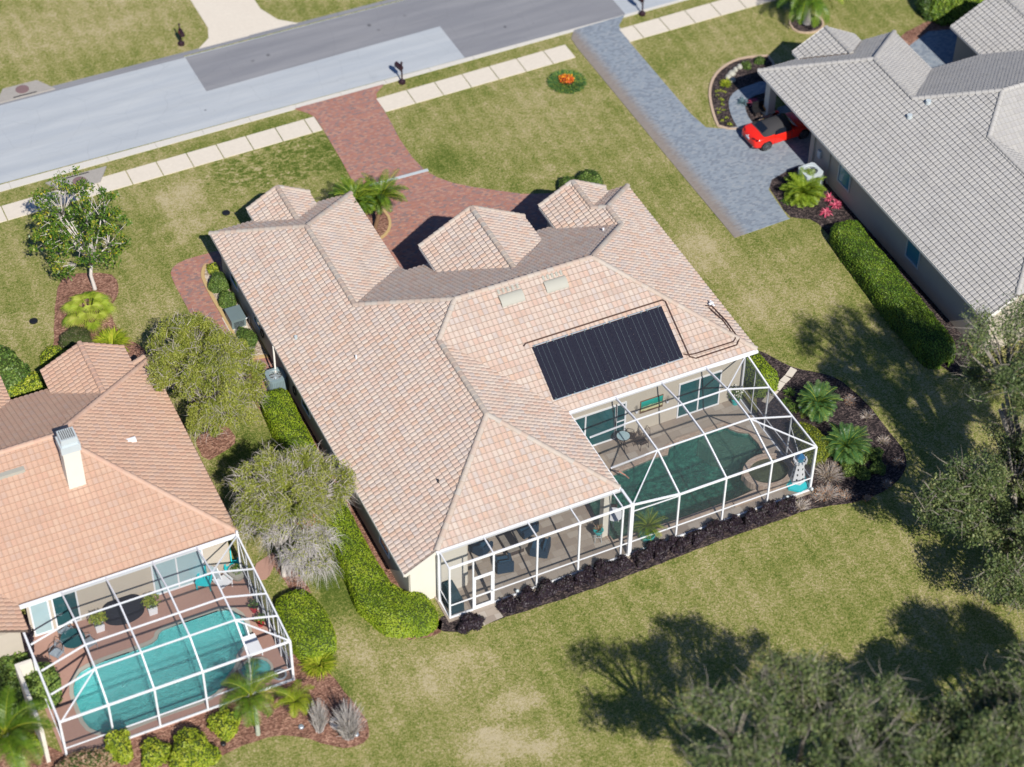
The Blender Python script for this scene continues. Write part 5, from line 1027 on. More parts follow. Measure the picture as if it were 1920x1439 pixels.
c=G(1167,842,DZ); t=thing('bistro_table','tall round glass bistro table with bronze legs beside the far pool edge','table',c)
MB().lathe(tuple(c),[(.02,.985),(.36,.985),(.36,1.0),(.02,1.0)],28).build('glass_top',M['glasspale'],t); m=MB(); m.tube([(c.x+.36*math.cos(a*.2618),c.y+.36*math.sin(a*.2618),DZ+.985) for a in range(25)],.02,6)
m.build('rim',M['bronze'],t); m=MB()
for a in range(4): m.tube([(c.x+.30*math.cos(a*1.57),c.y+.30*math.sin(a*1.57),DZ),(c.x+.06*math.cos(a*1.57),c.y+.06*math.sin(a*1.57),.55),(c.x+.24*math.cos(a*1.57),c.y+.24*math.sin(a*1.57),1.06)],.02,6)
m.build('legs',M['bronze'],t)
chair(G(1182,828,DZ),R(-40),'bronze bistro chair with tall back close to the house wall','bistro chairs',M['bronze'],1.25)
chair(G(1203,838,DZ),R(95),'bronze bistro chair turned away from the glass table','bistro chairs',M['bronze'],1.25)
# wall art and sconces
t=thing('wall_art','panoramic seascape panel in green and sand colours on the beige rear wall','picture',(5.22,-6.15,0))
MB().box(4.54,-6.19,1.42,5.90,-6.145,2.32).build('frame',M['brown'],t)
am,an,ab=newmat('seascape'); sp_=N(an,'ShaderNodeSeparateXYZ'); an.links.new(pos(an),sp_.inputs[0]); f_=mth(an,'ADD',mth(an,'MULTIPLY',mth(an,'SUBTRACT',sp_.outputs[2],1.45),1.15),mth(an,'MULTIPLY_ADD',noise(an,pos(an,(1,1,3)),2.5,4,.6),.35,-.17))
an.links.new(ramp(an,f_,[(0,(.10,.06,.04)),(.14,(.16,.11,.06)),(.2,(.55,.52,.30)),(.42,(.50,.55,.30)),(.5,(.02,.22,.16)),(.75,(.01,.30,.24)),(1,(.02,.38,.34))]),ab.inputs['Base Color'])
MB().box(4.58,-6.20,1.46,5.86,-6.191,2.28).build('painting',am,t)
for x,lab in ((4.30,'small wall sconce with dried twigs left of the seascape panel'),(6.14,'small wall sconce with dried twigs right of the seascape panel')):
    t=thing('wall_sconce',lab,'wall decoration',(x,-6.18,0),'sconces beside the wall art'); MB().lathe((x,-6.24,1.62),[(.03,0),(.07,.05),(.08,.16),(.05,.16)],12).build('cup',M['white'],t); m=MB(); [m.tube([(x,-6.24,1.75),(x+random.uniform(-.16,.16),-6.26,2.1+random.uniform(-.08,.2))],.006,4) for _ in range(9)]; m.build('twigs',M['bark'],t)
c=G(1378,757,DZ); t=thing('flower_pot','pot of white flowers by the far corner of the screen cage','potted plant',c); MB().lathe((c.x,c.y,DZ),[(.16,0),(.22,.3),(.24,.34),(.2,.34)],16).build('pot',M['teal'],t)
leafmesh('foliage',cloud((c.x,c.y,.85),(.42,.42,.4),420,.2),.12,M['lf_bush'],t); leafmesh('flowers',cloud((c.x,c.y,1.0),(.40,.40,.36),120,.7),.10,M['wflower'],t,.8)
# lighthouse
c=G(1494,908,DZ); t=thing('lighthouse_ornament','white garden lighthouse with blue cap on a turquoise base by the spa','ornament',c)
def ngon(m,r0,z0,r1,z1,k=6,ph=.3): m.add([(c.x+r0*math.cos(ph+2*math.pi*j/k),c.y+r0*math.sin(ph+2*math.pi*j/k),z0) for j in range(k)]+[(c.x+r1*math.cos(ph+2*math.pi*j/k),c.y+r1*math.sin(ph+2*math.pi*j/k),z1) for j in range(k)],[tuple(range(k-1,-1,-1)),tuple(range(k,2*k))]+[(j,(j+1)%k,(j+1)%k+k,j+k) for j in range(k)])
m=MB(); ngon(m,.66,DZ,.66,.2); ngon(m,.60,.2,.40,.42); m.build('base',M['turq'],t)
m=MB(); ngon(m,.40,.42,.22,1.72); ngon(m,.26,1.72,.36,1.84); tw_=m.build('tower',M['white'],t)
m=MB()
for lv,zz in enumerate((.72,1.05,1.4)):
    for j in range(6):
        a=.3+2*math.pi*(j+.5)/6; rr=(.40-.18*(zz-.42)/1.3)*math.cos(math.pi/6)+.004; x,y=c.x+rr*math.cos(a),c.y+rr*math.sin(a); m.box(x-.012,y-.035,zz-.06,x+.012,y+.035,zz+.06,a)
m.build('window',M['black'],tw_)
m=MB()
for j in range(12): a=2*math.pi*j/12; x,y=c.x+.33*math.cos(a),c.y+.33*math.sin(a); m.box(x-.035,y-.05,1.84,x+.035,y+.05,2.02,a)
m.build('gallery_rail',M['white'],t); m=MB(); ngon(m,.17,1.84,.17,2.15); m.build('lantern',M['pane_blue'],t); m=MB(); ngon(m,.24,2.15,.02,2.45); m.build('cap',M['blue'] if 'blue' in M else plain('blue_paint',(.02,.14,.32),.4),t)
# pool handrail and hose
m=MB(); m.tube([G(1158,884,.3),G(1160,884,.95),G(1172,891,.95),G(1179,897,.1)],.035,8); o=m.build('pool_rail',plain('coral_pipe',(.62,.30,.22),.5)); tag(o,'coral coloured grab rail at the left end of the dark pool','handrail')
# path lights
for px,py,lab in ((970,1117,'path light in the mulch right of the door landing'),(1139,1066,'path light in the mulch below the potted palm'),(1331,1005,'path light in the mulch under the middle of the pool screen'),(1475,941,'path light in the mulch near the spa'),(1521,926,'path light at the outer corner of the screen cage'),(1499,772,'path light in the mulch near the lowest stepping stone')):
    c=G(px,py); t=thing('path_light','small glass '+lab,'garden light',c,'path lights in the beds'); MB().tube([(c.x,c.y,0),(c.x,c.y,.28)],.012,6).build('stake',M['black'],t); MB().lathe((c.x,c.y,.26),[(.02,0),(.08,.03),(.10,.10),(.06,.17),(.01,.19)],12).build('lamp_shade',M['palemetal'],t,smooth=True)
# ================================================================ EQUIPMENT ALONG THE LEFT WALL
c=G(441,587,.75); c.z=0; t=thing('pool_heater','dark grey green equipment cabinet between clipped shrubs on a pale slab','equipment cabinet',c,rotz=0)
MB().box(c.x-.62,c.y-.75,0,c.x+.45,c.y+.62,.10).build('slab',M['concrete'],t); MB().box(c.x-.42,c.y-.56,.1,c.x+.40,c.y+.52,.72).build('cabinet',M['greymetal'],t)
m=MB(); m.box(c.x-.45,c.y-.59,.72,c.x+.43,c.y+.55,.76); m.build('lid',M['greymetal'],t); m=MB(); [m.box(c.x-.3,c.y-.575,.2+i*.08,c.x+.3,c.y-.56,.23+i*.08) for i in range(5)]; m.build('louvre',M['black'],t)
m=MB(); m.tube([(c.x+.4,c.y-.45,.5),(c.x+.62,c.y-.45,.6),(c.x+.65,c.y-.45,.1)],.03,6); m.build('pipe',M['white'],t)
def hosereel(y,lab):
    o=MB().tube([(-11.32,y+.22*math.cos(a*.5236),1.15+.28*math.sin(a*.5236)) for a in range(13)],.035,6).build('garden_hose',M['black']); tag(o,lab,'hose','coils on the left house wall')
hosereel(8.2,'coiled black hose on the wall beside the equipment cabinet'); hosereel(3.3,'coiled black hose on the wall beyond the air conditioner')
def acunit(c,w,h,mat,lab,rot=0,round_=True):
    t=thing('air_conditioner',lab,'air conditioner',c,None,rot); n=28; k=.28
    def sq(a,r): ca,sa=math.cos(a),math.sin(a); q=(abs(ca)**5+abs(sa)**5)**(-.2) if round_ else (abs(ca)**14+abs(sa)**14)**(-1/14); return (r*q*ca,r*q*sa)
    V=[];F=[];rings=[(w/2,0.02),(w/2,h-.08),(w/2*1.02,h-.08),(w/2*1.02,h),(w/2*.74,h),(w/2*.70,h-.05)]
    for i,(r,z) in enumerate(rings):
        for j in range(n):
            a=2*math.pi*j/n; x,y=sq(a,r) if i<4 else (r*math.cos(a),r*math.sin(a)); V.append((x,y,z))
    for i in range(len(rings)-1):
        for j in range(n): F.append((i*n+j,i*n+(j+1)%n,(i+1)*n+(j+1)%n,(i+1)*n+j))
    MB().add(V,F).build('casing',mat,t,world=False); MB().lathe((0,0,h-.24),[(w/2*.72,0),(w/2*.72,.01)],28).build('well',M['black'],t,world=False)
    m=MB(); [m.box(-w*.30,-.05,h-.2,w*.30,.05,h-.185,a*1.047+.2) for a in range(3)]; m.tube([(0,0,h-.22),(0,0,h-.1)],w*.08,10); m.build('fan',M['steel'],t,world=False)
    m=MB(); [m.tube([(w*.35*q*math.cos(a*.349),w*.35*q*math.sin(a*.349),h-.03) for a in range(19)],.006,4) for q in (.3,.55,.8,.97)]; [m.tube([(w*.05*math.cos(a*.785),w*.05*math.sin(a*.785),h-.03),(w*.35*math.cos(a*.785),w*.35*math.sin(a*.785),h-.03)],.006,4) for a in range(8)]; m.build('fan_guard',M['palemetal'],t,world=False)
    m=MB(); 
    for j in range(40):
        a=2*math.pi*j/40; x,y=sq(a,w/2+.006); m.box(x-.012,y-.012,.1,x+.012,y+.012,h-.14)
    m.build('grille',M['greymetal'],t,world=False); return t
acunit(G(519,731),1.0,1.15,M['acgrey'] if 'acgrey' in M else plain('ac_grey',(.22,.30,.33),.5,.1,.1,3),'grey air conditioner at the hedge end beside the main house')
acunit(G(1516,352),1.15,1.35,M['palemetal'],'pale square air conditioner beside the grey roofed house',R(4),False)
# ================================================================ STREET THINGS
def mailbox(px,py,lab,rot=0.0):
    c=G(px,py); t=thing('mailbox',lab,'mailbox',c,'mailboxes along the street',rot); mm=M['mail']
    MB().lathe((0,0,0),[(.22,0),(.22,.16),(.12,.2),(.07,.24)],14).build('base',mm,t,world=False); m=MB(); m.tube([(0,0,.2),(0,0,1.55)],[.055,.045],8); m.lathe((0,0,1.52),[(.05,0),(.08,.05),(.03,.13),(.01,.16)],10); m.build('post',mm,t,world=False)
    m=MB(); V=[];n=9
    for y in (.02,.62):
        V+=[(-.13,y,1.0),(.13,y,1.0)]+[(.13*math.cos(math.pi*j/(n-1)),y,1.17+.13*math.sin(math.pi*j/(n-1))) for j in range(n)]
    k=n+2; m.add(V,[(j,(j+1)%k,k+(j+1)%k,k+j) for j in range(k)]+[tuple(range(k-1,-1,-1)),tuple(range(k,2*k))]); m.build('box',mm,t,world=False)
    m=MB(); m.box(-.03,-.0,.92,.03,.55,.97); m.tube([(0,.0,.7),(0,.3,.93)],.018,6); m.build('bracket',mm,t,world=False); m=MB(); m.box(.135,.3,1.1,.15,.34,1.3); m.build('flag',M['rimred'],t,world=False); return t
M['mail']=plain('dark_red_black_metal',(.030,.014,.020),.5,0,.2,6); M['rimred']=plain('flag_red',(.35,.03,.04),.5)
mailbox(754,156,'black mailbox on the verge between the brick and the grey driveways',R(12)); mailbox(1204,28,'black mailbox at the top edge right of the grey driveway',R(12)); mailbox(340,84,'black mailbox on the lawn across the street',R(180))
for px,py,lab in ((424,400,'round black lid in the front lawn left of the house'),(63,603,'small dark lid in the lawn left of the palmetto')):
    c=G(px,py); o=MB().lathe(tuple(c),[(.24,0),(.24,.05),(.19,.07),(.05,.05)],18).build('valve_cover',M['black']); tag(o,lab,'valve cover')
# ================================================================ CAR
def car():
    rear=G(1401,266,.35); ang=R(1.5); L=4.3; t=thing('convertible','glossy red convertible with a closed grey soft top half under the carport','car',(rear.x+L/2*math.cos(ang),rear.y+L/2*math.sin(ang),.04),None,ang)
    # stations along the body: x, half width, sill z, belt z, deck z (centre line)
    st=[(-2.15,.62,.34,.66,.70),(-2.10,.78,.26,.80,.84),(-1.95,.88,.22,.90,.97),(-1.6,.935,.20,.93,1.0),(-1.25,.945,.20,.93,.98),(-.8,.91,.18,.90,.93),(-.2,.89,.17,.88,.90),(.4,.89,.17,.87,.90),(.9,.92,.18,.86,.92),(1.3,.94,.20,.84,.90),(1.7,.91,.22,.78,.83),(2.0,.80,.25,.66,.72),(2.12,.62,.32,.55,.58)]
    V=[];F=[];k=15
    for x,w,zs,zb,zd in st:
        row=[]
        for sg in (-1,1):
            r=[(w*.90,zs),(w*.985,zs+.10),(w,zs+(zb-zs)*.5),(w*.985,zb-.10),(w*.93,zb-.02),(w*.80,zb+(zd-zb)*.45),(w*.45,zd-.012)]
            r=[(sg*a,b) for a,b in r]; row+= r if sg<0 else [(0,zd)]+r[::-1]
        V+=[(x,a,b) for a,b in row]
    n=len(st)
    for i in range(n-1):
        for j in range(k-1): F.append((i*k+j,(i+1)*k+j,(i+1)*k+j+1,i*k+j+1))
        F.append((i*k+k-1,(i+1)*k+k-1,(i+1)*k,i*k))
    F.append(tuple(range(k))); F.append(tuple((n-1)*k+j for j in range(k-1,-1,-1)))
    b=MB().add(V,F).build('body',M['red'],t,world=False,smooth=True)
    sb=b.modifiers.new('s','SUBSURF'); sb.levels=2; sb.render_levels=2
    # soft top
    tp=[(-1.48,.66,.96,.98),(-1.20,.70,.95,1.16),(-.78,.68,.93,1.32),(-.25,.67,.93,1.36),(.25,.66,.93,1.34),(.52,.68,.92,1.24)]
    V=[];F=[];k=9
    for x,w,zb,zt_ in tp:
        for j in range(k):
            u=-1+2*j/(k-1); V.append((x,(w+.14*(1-(zt_-zb)*1.0))*math.copysign(abs(u)**.85,u),zb+(zt_-zb)*(1-abs(u)**2.6)))
    for i in range(len(tp)-1):
        for j in range(k-1): F.append((i*k+j,(i+1)*k+j,(i+1)*k+j+1,i*k+j+1))
    o=MB().add(V,F).build('soft_top',M['softtop'],t,world=False,smooth=True)
    sb=o.modifiers.new('s','SUBSURF'); sb.levels=1; sb.render_levels=1
    m=MB(); m.add([(-1.42,-.46,1.045),(-1.42,.46,1.045),(-1.04,.44,1.265),(-1.04,-.44,1.265)],[(0,1,2,3)]); m.build('rear_window',M['carglass'],t,world=False)
    for sg in (-1,1):
        m=MB(); y0,y1=sg*.84,sg*.72; q=[(-.72,y0,.93),(.52,y0,.92),(.42,y1,1.22),(-.30,y1+sg*.02,1.25),(-.62,y1+sg*.04,1.15)]; m.add([(a,b_+sg*.02,c_) for a,b_,c_ in q],[tuple(range(5)) if sg<0 else tuple(range(4,-1,-1))]); m.build('side_window',M['carglass'],t,world=False)
        m=MB(); m.box(.45,sg*1.0-.10,.92,.62,sg*1.0+.10,1.04); m.build('mirror',M['red'],t,world=False)
        m=MB(); m.hexa([(-2.13,sg*.40,.80),(-2.02,sg*.80,.80),(-1.90,sg*.86,.84),(-2.08,sg*.42,.86),(-2.11,sg*.40,.86),(-2.0,sg*.79,.87),(-1.88,sg*.85,.90),(-2.06,sg*.42,.90)]); m.build('tail_light',plain('tail_lens',(.12,.01,.012),.2),t,world=False)
        m=MB(); m.tube([(-2.16,sg*.62,.33),(-2.02,sg*.62,.33)],.05,10); m.build('exhaust',M['rim'],t,world=False)
        m=MB(); m.box(-.75,sg*.905-.006,.28,-.735,sg*.905+.012,.88); m.build('door_seam',M['black'],t,world=False); m=MB(); m.box(.45,sg*.90-.006,.28,.465,sg*.90+.012,.86); m.build('door_seam',M['black'],t,world=False)
    m=MB(); m.add([(.55,-.72,.90),(.55,.72,.90),(.5,.56,1.22),(.5,-.56,1.22)],[(0,1,2,3)]); m.add([(.95,-.74,.92),(.95,.74,.92),(.52,.58,1.22),(.52,-.58,1.22)],[(0,1,2,3)]); m.build('windscreen',M['carglass'],t,world=False)
    m=MB(); m.box(-2.19,-.17,.62,-2.155,.17,.74); m.build('number_plate',M['plate'] if 'plate' in M else plain('plate_blue_white',(.55,.66,.75),.5),t,world=False)
    m=MB(); m.lathe((-2.12,0,.80),[(.045,0),(.045,.03)],12); m.build('badge',M['palemetal'],t,world=False)
    m=MB(); m.box(-2.14,-.60,.28,-2.0,.60,.42); m.build('diffuser',M['black'],t,world=False)
    for x in (-1.32,1.35):
        for sg in (-1,1):
            w=MB(); w.tube([(x,sg*.72,.33),(x,sg*.945,.33)],[.335,.335],28); wo=w.build('wheel',M['rubber'],t,world=False)
            m=MB(); m.tube([(x,sg*.944,.33),(x,sg*.950,.33)],[.245,.245],24); m.build('disc',M['black'],wo,world=False)
            m=MB()
            for a in range(10):
                th=a*.628; d=Vector((math.cos(th),0,math.sin(th))); c0=Vector((x,sg*.953,.33)); m.beam(c0,c0+d*.25,.028,.012,(0,1,0))
            m.tube([(x+.252*math.cos(a*.2618),sg*.955,.33+.252*math.sin(a*.2618)) for a in range(25)],.012,5); m.build('rim',M['rim'],wo,world=False)
            m=MB(); m.tube([(x,sg*.90,.33),(x,sg*.93,.33)],[.385,.385],28); m.build('wheel_arch',M['black'],t,world=False)
car()
# items beside the carport column
c=G(1431,214); t=thing('bench','dark garden bench with an orange cushion beside the carport column','bench',c,None,R(-8)); m=MB(); m.box(-.7,-.25,.38,.7,.25,.43); m.build('seat',M['black'],t,world=False); m=MB(); m.box(-.68,.2,.45,.7,.26,.9); m.build('backrest',M['black'],t,world=False)
m=MB(); m.box(.0,-.22,.43,.62,.18,.55); m.build('cushion',M['orange'] if 'orange' in M else plain('orange_fabric',(.70,.30,.06),.8),t,world=False)
for sx in (-.62,.62): m=MB(); m.box(sx-.03,-.22,0,sx+.03,.22,.38); m.build('leg',M['black'],t,world=False)
# neighbour's patio
c=G(233,1152,DZ); t=thing('covered_table','oval patio table under a black cover by the salmon deck wall','table',c); MB().lathe((c.x,c.y,DZ),[(1.02,0),(1.0,.62),(.98,.72),(.3,.77)],26,sx=1,sy=.62).build('cover',M['blackcloth'] if 'blackcloth' in M else plain('black_cover',(.012,.014,.022),.8,0,.3,4),t)
for px,py,lab,h in ((286,1148,'white planter with lime leaves right of the black covered table',.8),(187,1180,'white planter with lime leaves left of the black covered table',.7)):
    c=G(px,py,DZ); t=thing('planter',lab,'planter',c,'white planters by the covered table'); MB().box(c.x-.2,c.y-.2,DZ,c.x+.2,c.y+.2,.55,taper=-.15).build('pot',M['white'],t); leafmesh('leaves',cloud((c.x,c.y,.95),(.5,.4,.35),260,.2),.2,M['lf_lime'],t,.3)
def dchair(px,py,rot,lab,mat,grp=None):
    c=G(px,py,DZ); t=thing('deck_chair',lab,'chair',c,grp,rot); m=MB(); m.box(-.33,-.3,.34,.33,.35,.40); m.build('seat',mat,t,world=False); m=MB(); m.beam((0,-.28,.36),(0,-.60,1.0),.64,.06,(1,0,0)) ; m.build('backrest',mat,t,world=False)
    for sx in (-.34,.34): m=MB(); m.box(sx-.05,-.3,.55,sx+.05,.4,.60); m.box(sx-.03,.28,0,sx+.03,.35,.55); m.build('armrest',mat,t,world=False)
dchair(385,1098,R(150),'turquoise deck chair nearer the glass door',M['turq'],'turquoise deck chairs'); dchair(436,1070,R(165),'turquoise deck chair under the cage corner',M['turq'],'turquoise deck chairs')
dchair(418,1100,R(200),'white slatted rocking chair between the two turquoise chairs',M['white'])
c=G(446,1083,DZ); t=thing('round_planter','cream round pot with dark green plant in the cage corner','planter',c); MB().lathe(tuple(c),[(.28,0),(.42,.3),(.46,.55),(.38,.55)],20).build('pot',M['cream'],t); leafmesh('leaves',cloud((c.x,c.y,.72),(.34,.34,.22),200,.2),.13,M['lf_bush'],t)
for px,py,lab in ((477,1146,'red pot with leafy plant by the side screen, the farther of two'),(489,1172,'red pot with leafy plant by the side screen, the nearer of two')):
    c=G(px,py,DZ); t=thing('red_pot',lab,'potted plant',c,'red pots along the cage side'); MB().lathe(tuple(c),[(.14,0),(.2,.25),(.22,.32),(.17,.32)],16).build('pot',M['rimred'],t); leafmesh('leaves',cloud((c.x,c.y,.6),(.28,.28,.25),130,.2),.12,M['lf_bush'],t)
c=G(473,1214,DZ); t=thing('white_lounger','white sun lounger between the turquoise pool and the side screen','lounger',c,None,R(0)); m=MB(); m.box(-.33,-.75,.3,.33,.5,.36); m.build('bed',M['white'],t,world=False); m=MB(); m.beam((0,.5,.33),(0,.95,.72),.66,.05,(1,0,0)); m.build('backrest',M['white'],t,world=False); m=MB(); [m.box(a-.03,b-.03,0,a+.03,b+.03,.3) for a in (-.28,.28) for b in (-.65,.4)]; m.build('legs',M['white'],t,world=False)
for px,py,rot,lab in ((125,1195,.4,'dark wire patio chair at the left end of the neighbour deck'),(108,1235,2.2,'dark wire patio chair nearest the white screen wall'),(170,1215,-1.3,'dark wire patio chair facing the turquoise pool')): chair(G(px,py,DZ),rot,lab,'wire chairs on the salmon deck',M['steel'],.9,.27)
c=G(140,1215,DZ); t=thing('patio_table','round dark patio table among wire chairs on the salmon deck','table',c); MB().lathe(tuple(c),[(.02,.70),(.6,.70),(.6,.74),(.02,.74)],24).build('tabletop',M['glass'],t); MB().tube([c,c+Vector((0,0,.7))],.05,8).build('pedestal',M['bronze'],t)
c=G(525,1268,DZ+.0); t=thing('wreath_ring','small grey round wire ornament at the cage corner','ornament',c); MB().tube([(c.x+.3*math.cos(a*.5236),c.y+.3*math.sin(a*.5236),.22) for a in range(13)],.05,6).build('ring',M['steel'],t); MB().lathe((c.x,c.y,DZ),[(.2,0),(.24,.1),(.1,.12)],14).build('base',M['bronze'],t)
c=G(631,1358); o=MB().tube([(c.x+.24*math.cos(a*.5236),c.y+.24*math.sin(a*.5236),.12) for a in range(13)],.1,8).build('stone_ring',M['barkpale']); tag(o,'pale stone ring planter in the red mulch between bare shrubs','ornament')
M['lf_lime2']=leafmat('lime_palm_leaves',[(.08,.15,.01),(.16,.26,.015),(.26,.36,.03),(.38,.42,.05)],.25,.5)
M['lf_red']=leafmat('deep_red_leaves',[(.10,.01,.01),(.22,.02,.015),(.05,.07,.015)],.1)
M['twigd']=stone_mat('oak_twigs',(.26,.235,.20),4,.25,.9,.2)
# ================================================================ PLANTS
# long clipped hedge between the houses, wrapping the rear corner
hp=[G(x,y,0) for x,y in ((497,745),(545,822),(590,892),(640,985),(690,1085),(722,1135),(765,1150),(798,1148))]
hedge('hedge','long clipped lime green hedge running beside the main house','hedge',[(-12.3,4.2,0),(-12.45,1.5,0),(-12.55,-2,0),(-12.6,-6,0),(-12.75,-9.6,0),(-12.75,-11.2,0),(-12.2,-12.55,0),(-11.2,-13.1,0),(-10.35,-13.15,0)],1.75,1.15,M['lf_hedge'],.085,520,widths=[1.5,1.6,1.55,1.55,1.7,2.0,2.25,2.2,1.8])
hedge('hedge','short lime green hedge beside the neighbour cage','hedge',[(-16.55,-9.3,0),(-16.5,-11,0),(-16.45,-13.4,0)],1.85,1.1,M['lf_hedge'],.085,500,widths=[1.7,2.2,2.0])
hedge('hedge','broad dark hedge along the beige wall of the grey roofed house','hedge',[(22.7,3.3,0),(22.5,0,0),(22.3,-4,0),(22.1,-8.8,0)],2.0,1.4,M['lf_hedge2'],.10,400,widths=[1.7,1.9,2.0,1.9])
hedge('hedge','narrow hedge showing past the right roof edge of the main house','hedge',[(12.0,4.5,0),(12.05,0,0),(12.15,-4.0,0),(12.2,-6.7,0)],1.1,1.35,M['lf_hedge'],.085,450,widths=[.9,1.0,1.25,1.55])
# clipped shrubs in the left planter
for i,(px,py,r,lab) in enumerate([(400,510,(.3,.3,.5),'small lime shrub at the street end of the left planter'),(412,541,(.52,.56,.9),'largest round dark shrub in the left planter'),(426,571,(.46,.45,.75),'round dark shrub touching the equipment cabinet'),(464,645,(.45,.75,.8),'oval clipped shrub on the cage side of the equipment cabinet')]):
    bush('shrub',lab,'shrub',G(px,py),r,M['lf_lime'] if i==0 else M['lf_bush'],.075,700,'clipped shrubs in the left planter')
for px,py,r,lab in ((1066,360,.62,'round shrub in shade behind the small front gable'),(1104,352,.75,'round shrub in sun beyond the small front gable')):
    bush('shrub',lab,'shrub',G(px,py),(r,r,r*1.3),M['lf_bush'],.10,420,'round shrubs by the front entrance')
# palm cluster by the garage
g_=G(676,430)
palm('palm','leafy palm at the garage corner, the nearer to the roof','palm tree',(g_.x-.1,g_.y-.1),2.0,44,1.9,M['lf_palm'],M['brown'],.10,(-.15,.15),'pair of palms at the garage',.42,.036,(-.1,1.3),(1.0,1.7),30,vee=.25)
palm('palm','leafy palm at the garage corner, the one over the brick driveway','palm tree',(g_.x+.75,g_.y-.35),2.2,30,1.9,M['lf_palm'],M['brown'],.10,(.55,.1),'pair of palms at the garage',.40,.03,(-.05,1.2),(1.1,1.8),28,vee=.25)
# island tuft with flowers
c=G(1063,156); t=grassy('grass_ring','round tuft of dark grassy leaves circling a red flower patch on the front lawn','plant',c,1.08,2600,.36,.03,M['lf_palmd'])
f=thing('flower_patch','patch of red and orange flowers in the middle of the grassy ring','flowers',(c.x-.02,c.y+.05,0)); leafmesh('petals',cloud((c.x,c.y+.05,.34),(.52,.5,.16),300,.1),.11,M['flower'],f,.8,.8); leafmesh('leaves',cloud((c.x,c.y+.05,.24),(.5,.48,.2),420,.1),.12,M['lf_red'],f)
# magnolia
b=G(178,543); tree('magnolia_tree','open leafy tree with pale grey branches and glossy leaves near the left pavement','tree',b,(b.x+.1,b.y+.2,1.9),(b.x-.15,b.y+.35,4.6),(2.85,2.75,3.3),165,.42,52,.20,M['lf_mag'],M['barkpale'],.10,group=None,aspect=.42,low=-.8,inner=.25)
# trees between the houses
def lob(L): return [(tuple(G(px,py,h)),(r,r*1.0,r*.75)) for px,py,h,r in L]
b=G(368,815); tree('willow_tree','broad yellow green tree with fine grey twigs overhanging the pink roof corner','tree',b,(b.x+.3,b.y+.6,1.5),G(380,705,3.3),(3.0,3.7,1.9),250,.50,460,.11,M['lf_tree'],M['bark'],.15,twigs=2600,twigm=M['twig'],aspect=.36,low=-.3,inner=.5,twlen=.75,lobes=lob([(325,640,3.6,1.35),(370,635,4.0,1.2),(420,665,4.1,1.3),(340,700,3.9,1.5),(395,720,4.6,1.6),(450,715,3.4,1.35),(455,755,2.9,1.1),(400,780,3.4,1.25),(300,690,3.0,.9)]),droop=.25)
b=G(533,1080); tree('willow_tree','yellow green tree with grey twigs between the cage and the long hedge','tree',b,(b.x-.15,b.y+.3,2.0),G(550,920,4.8),(3.0,2.3,1.5),190,.46,360,.11,M['lf_tree'],M['barkpale'],.11,twigs=3400,twigm=M['twig'],aspect=.36,low=-.5,inner=.45,twlen=.8,lobes=lob([(480,905,4.6,1.15),(520,880,5.2,1.1),(565,880,5.2,1.2),(615,905,4.6,1.25),(630,935,4.0,.75),(500,950,4.4,1.15),(555,940,4.8,1.2),(590,950,4.2,.9),(470,965,3.6,.8)]),droop=.3)
c=G(572,1020,3.0); t=tree('bare_tree','drooping mass of bare whitish twigs with a few rusty leaves, in front of the willow','tree',(b.x+.25,b.y-.1),(b.x+.3,b.y-.1,1.6),c,(1.5,1.5,1.3),46,.45,120,.10,M['lf_tree'],M['barkpale'],.07,twigs=3000,twigm=M['twigw'],low=-.6,inner=.3,twlen=.8,lobes=lob([(520,990,3.4,.75),(560,990,3.6,.9),(595,1010,3.2,.9),(565,1040,2.8,.95),(590,1060,2.2,.75),(475,985,2.8,.5)]),droop=.75)
leafmesh('dry_leaves',cloud(tuple(G(578,972,4.3)),(.75,.6,.4),190,.1),.11,M['lf_rust'],t)
# palmetto and shrubs in front of the left neighbour
c=G(172,606); t=thing('fan_palm','low fan palm with broad lime green leaves in red mulch','palm',c)
tb=MB(); tb.tube([c,c+Vector((0,0,.5)),c+Vector((-.02,0,.85))],[.2,.17,.13],9); tb.build('trunk',M['brown'],t)
V=[];F=[];Rn=[];pt=MB()
for i in range(18):
    az=i*2.399; e=1.2-1.25*i/17; L_=1.0*random.uniform(.85,1.15); d=Vector((math.cos(az)*math.cos(e),math.sin(az)*math.cos(e),math.sin(e))); hub=c+Vector((0,0,.8))+d*L_; pt.tube([c+Vector((0,0,.8)),c+Vector((0,0,.8))+d*L_*.5+Vector((0,0,.06)),hub],[.028,.02,.014],5)
    o_=Vector((math.cos(az),math.sin(az),.55*math.sin(e)-.35)).normalized(); sd=Vector((-math.sin(az),math.cos(az),0)); up=(sd.cross(o_))*-1
    if up.z<0: up=-up
    rr=.80*random.uniform(.85,1.1); tone=random.uniform(.2,.85); ns=24
    for j in range(ns):
        am_=-2.15+4.3*(j+.5)/ns; hw=2.15/ns*.92; f=lambda a,r,l: hub+(o_*math.cos(a)+sd*math.sin(a))*r+up*l
        n=len(V); tip=rr*(1.0-.22*abs(am_)/2.15)*random.uniform(.93,1.05); V+=[hub,f(am_-hw,tip*.5,.0),f(am_,tip*.52,.03),f(am_+hw,tip*.5,.0),f(am_,tip,-.16-random.uniform(0,.08))]; F+=[(n,n+1,n+2),(n,n+2,n+3),(n+1,n+4,n+2),(n+2,n+4,n+3)]; r=min(1,max(0,tone+random.gauss(0,.1))); Rn+=[r]*4
mkmesh('fronds',[tuple(v) for v in V],F,M['lf_fan'],t,Rn); pt.build('leaf_stems',M['lf_lime'],t)
bush('shrub','round dark brown green clipped shrub left of the lime shrub','shrub',G(146,650),(.85,.85,1.0),M['lf_dark'] if 'lf_dark' in M else leafmat('bronze_leaves',[(.05,.05,.02),(.09,.09,.04),(.14,.13,.06)]),.08,420)
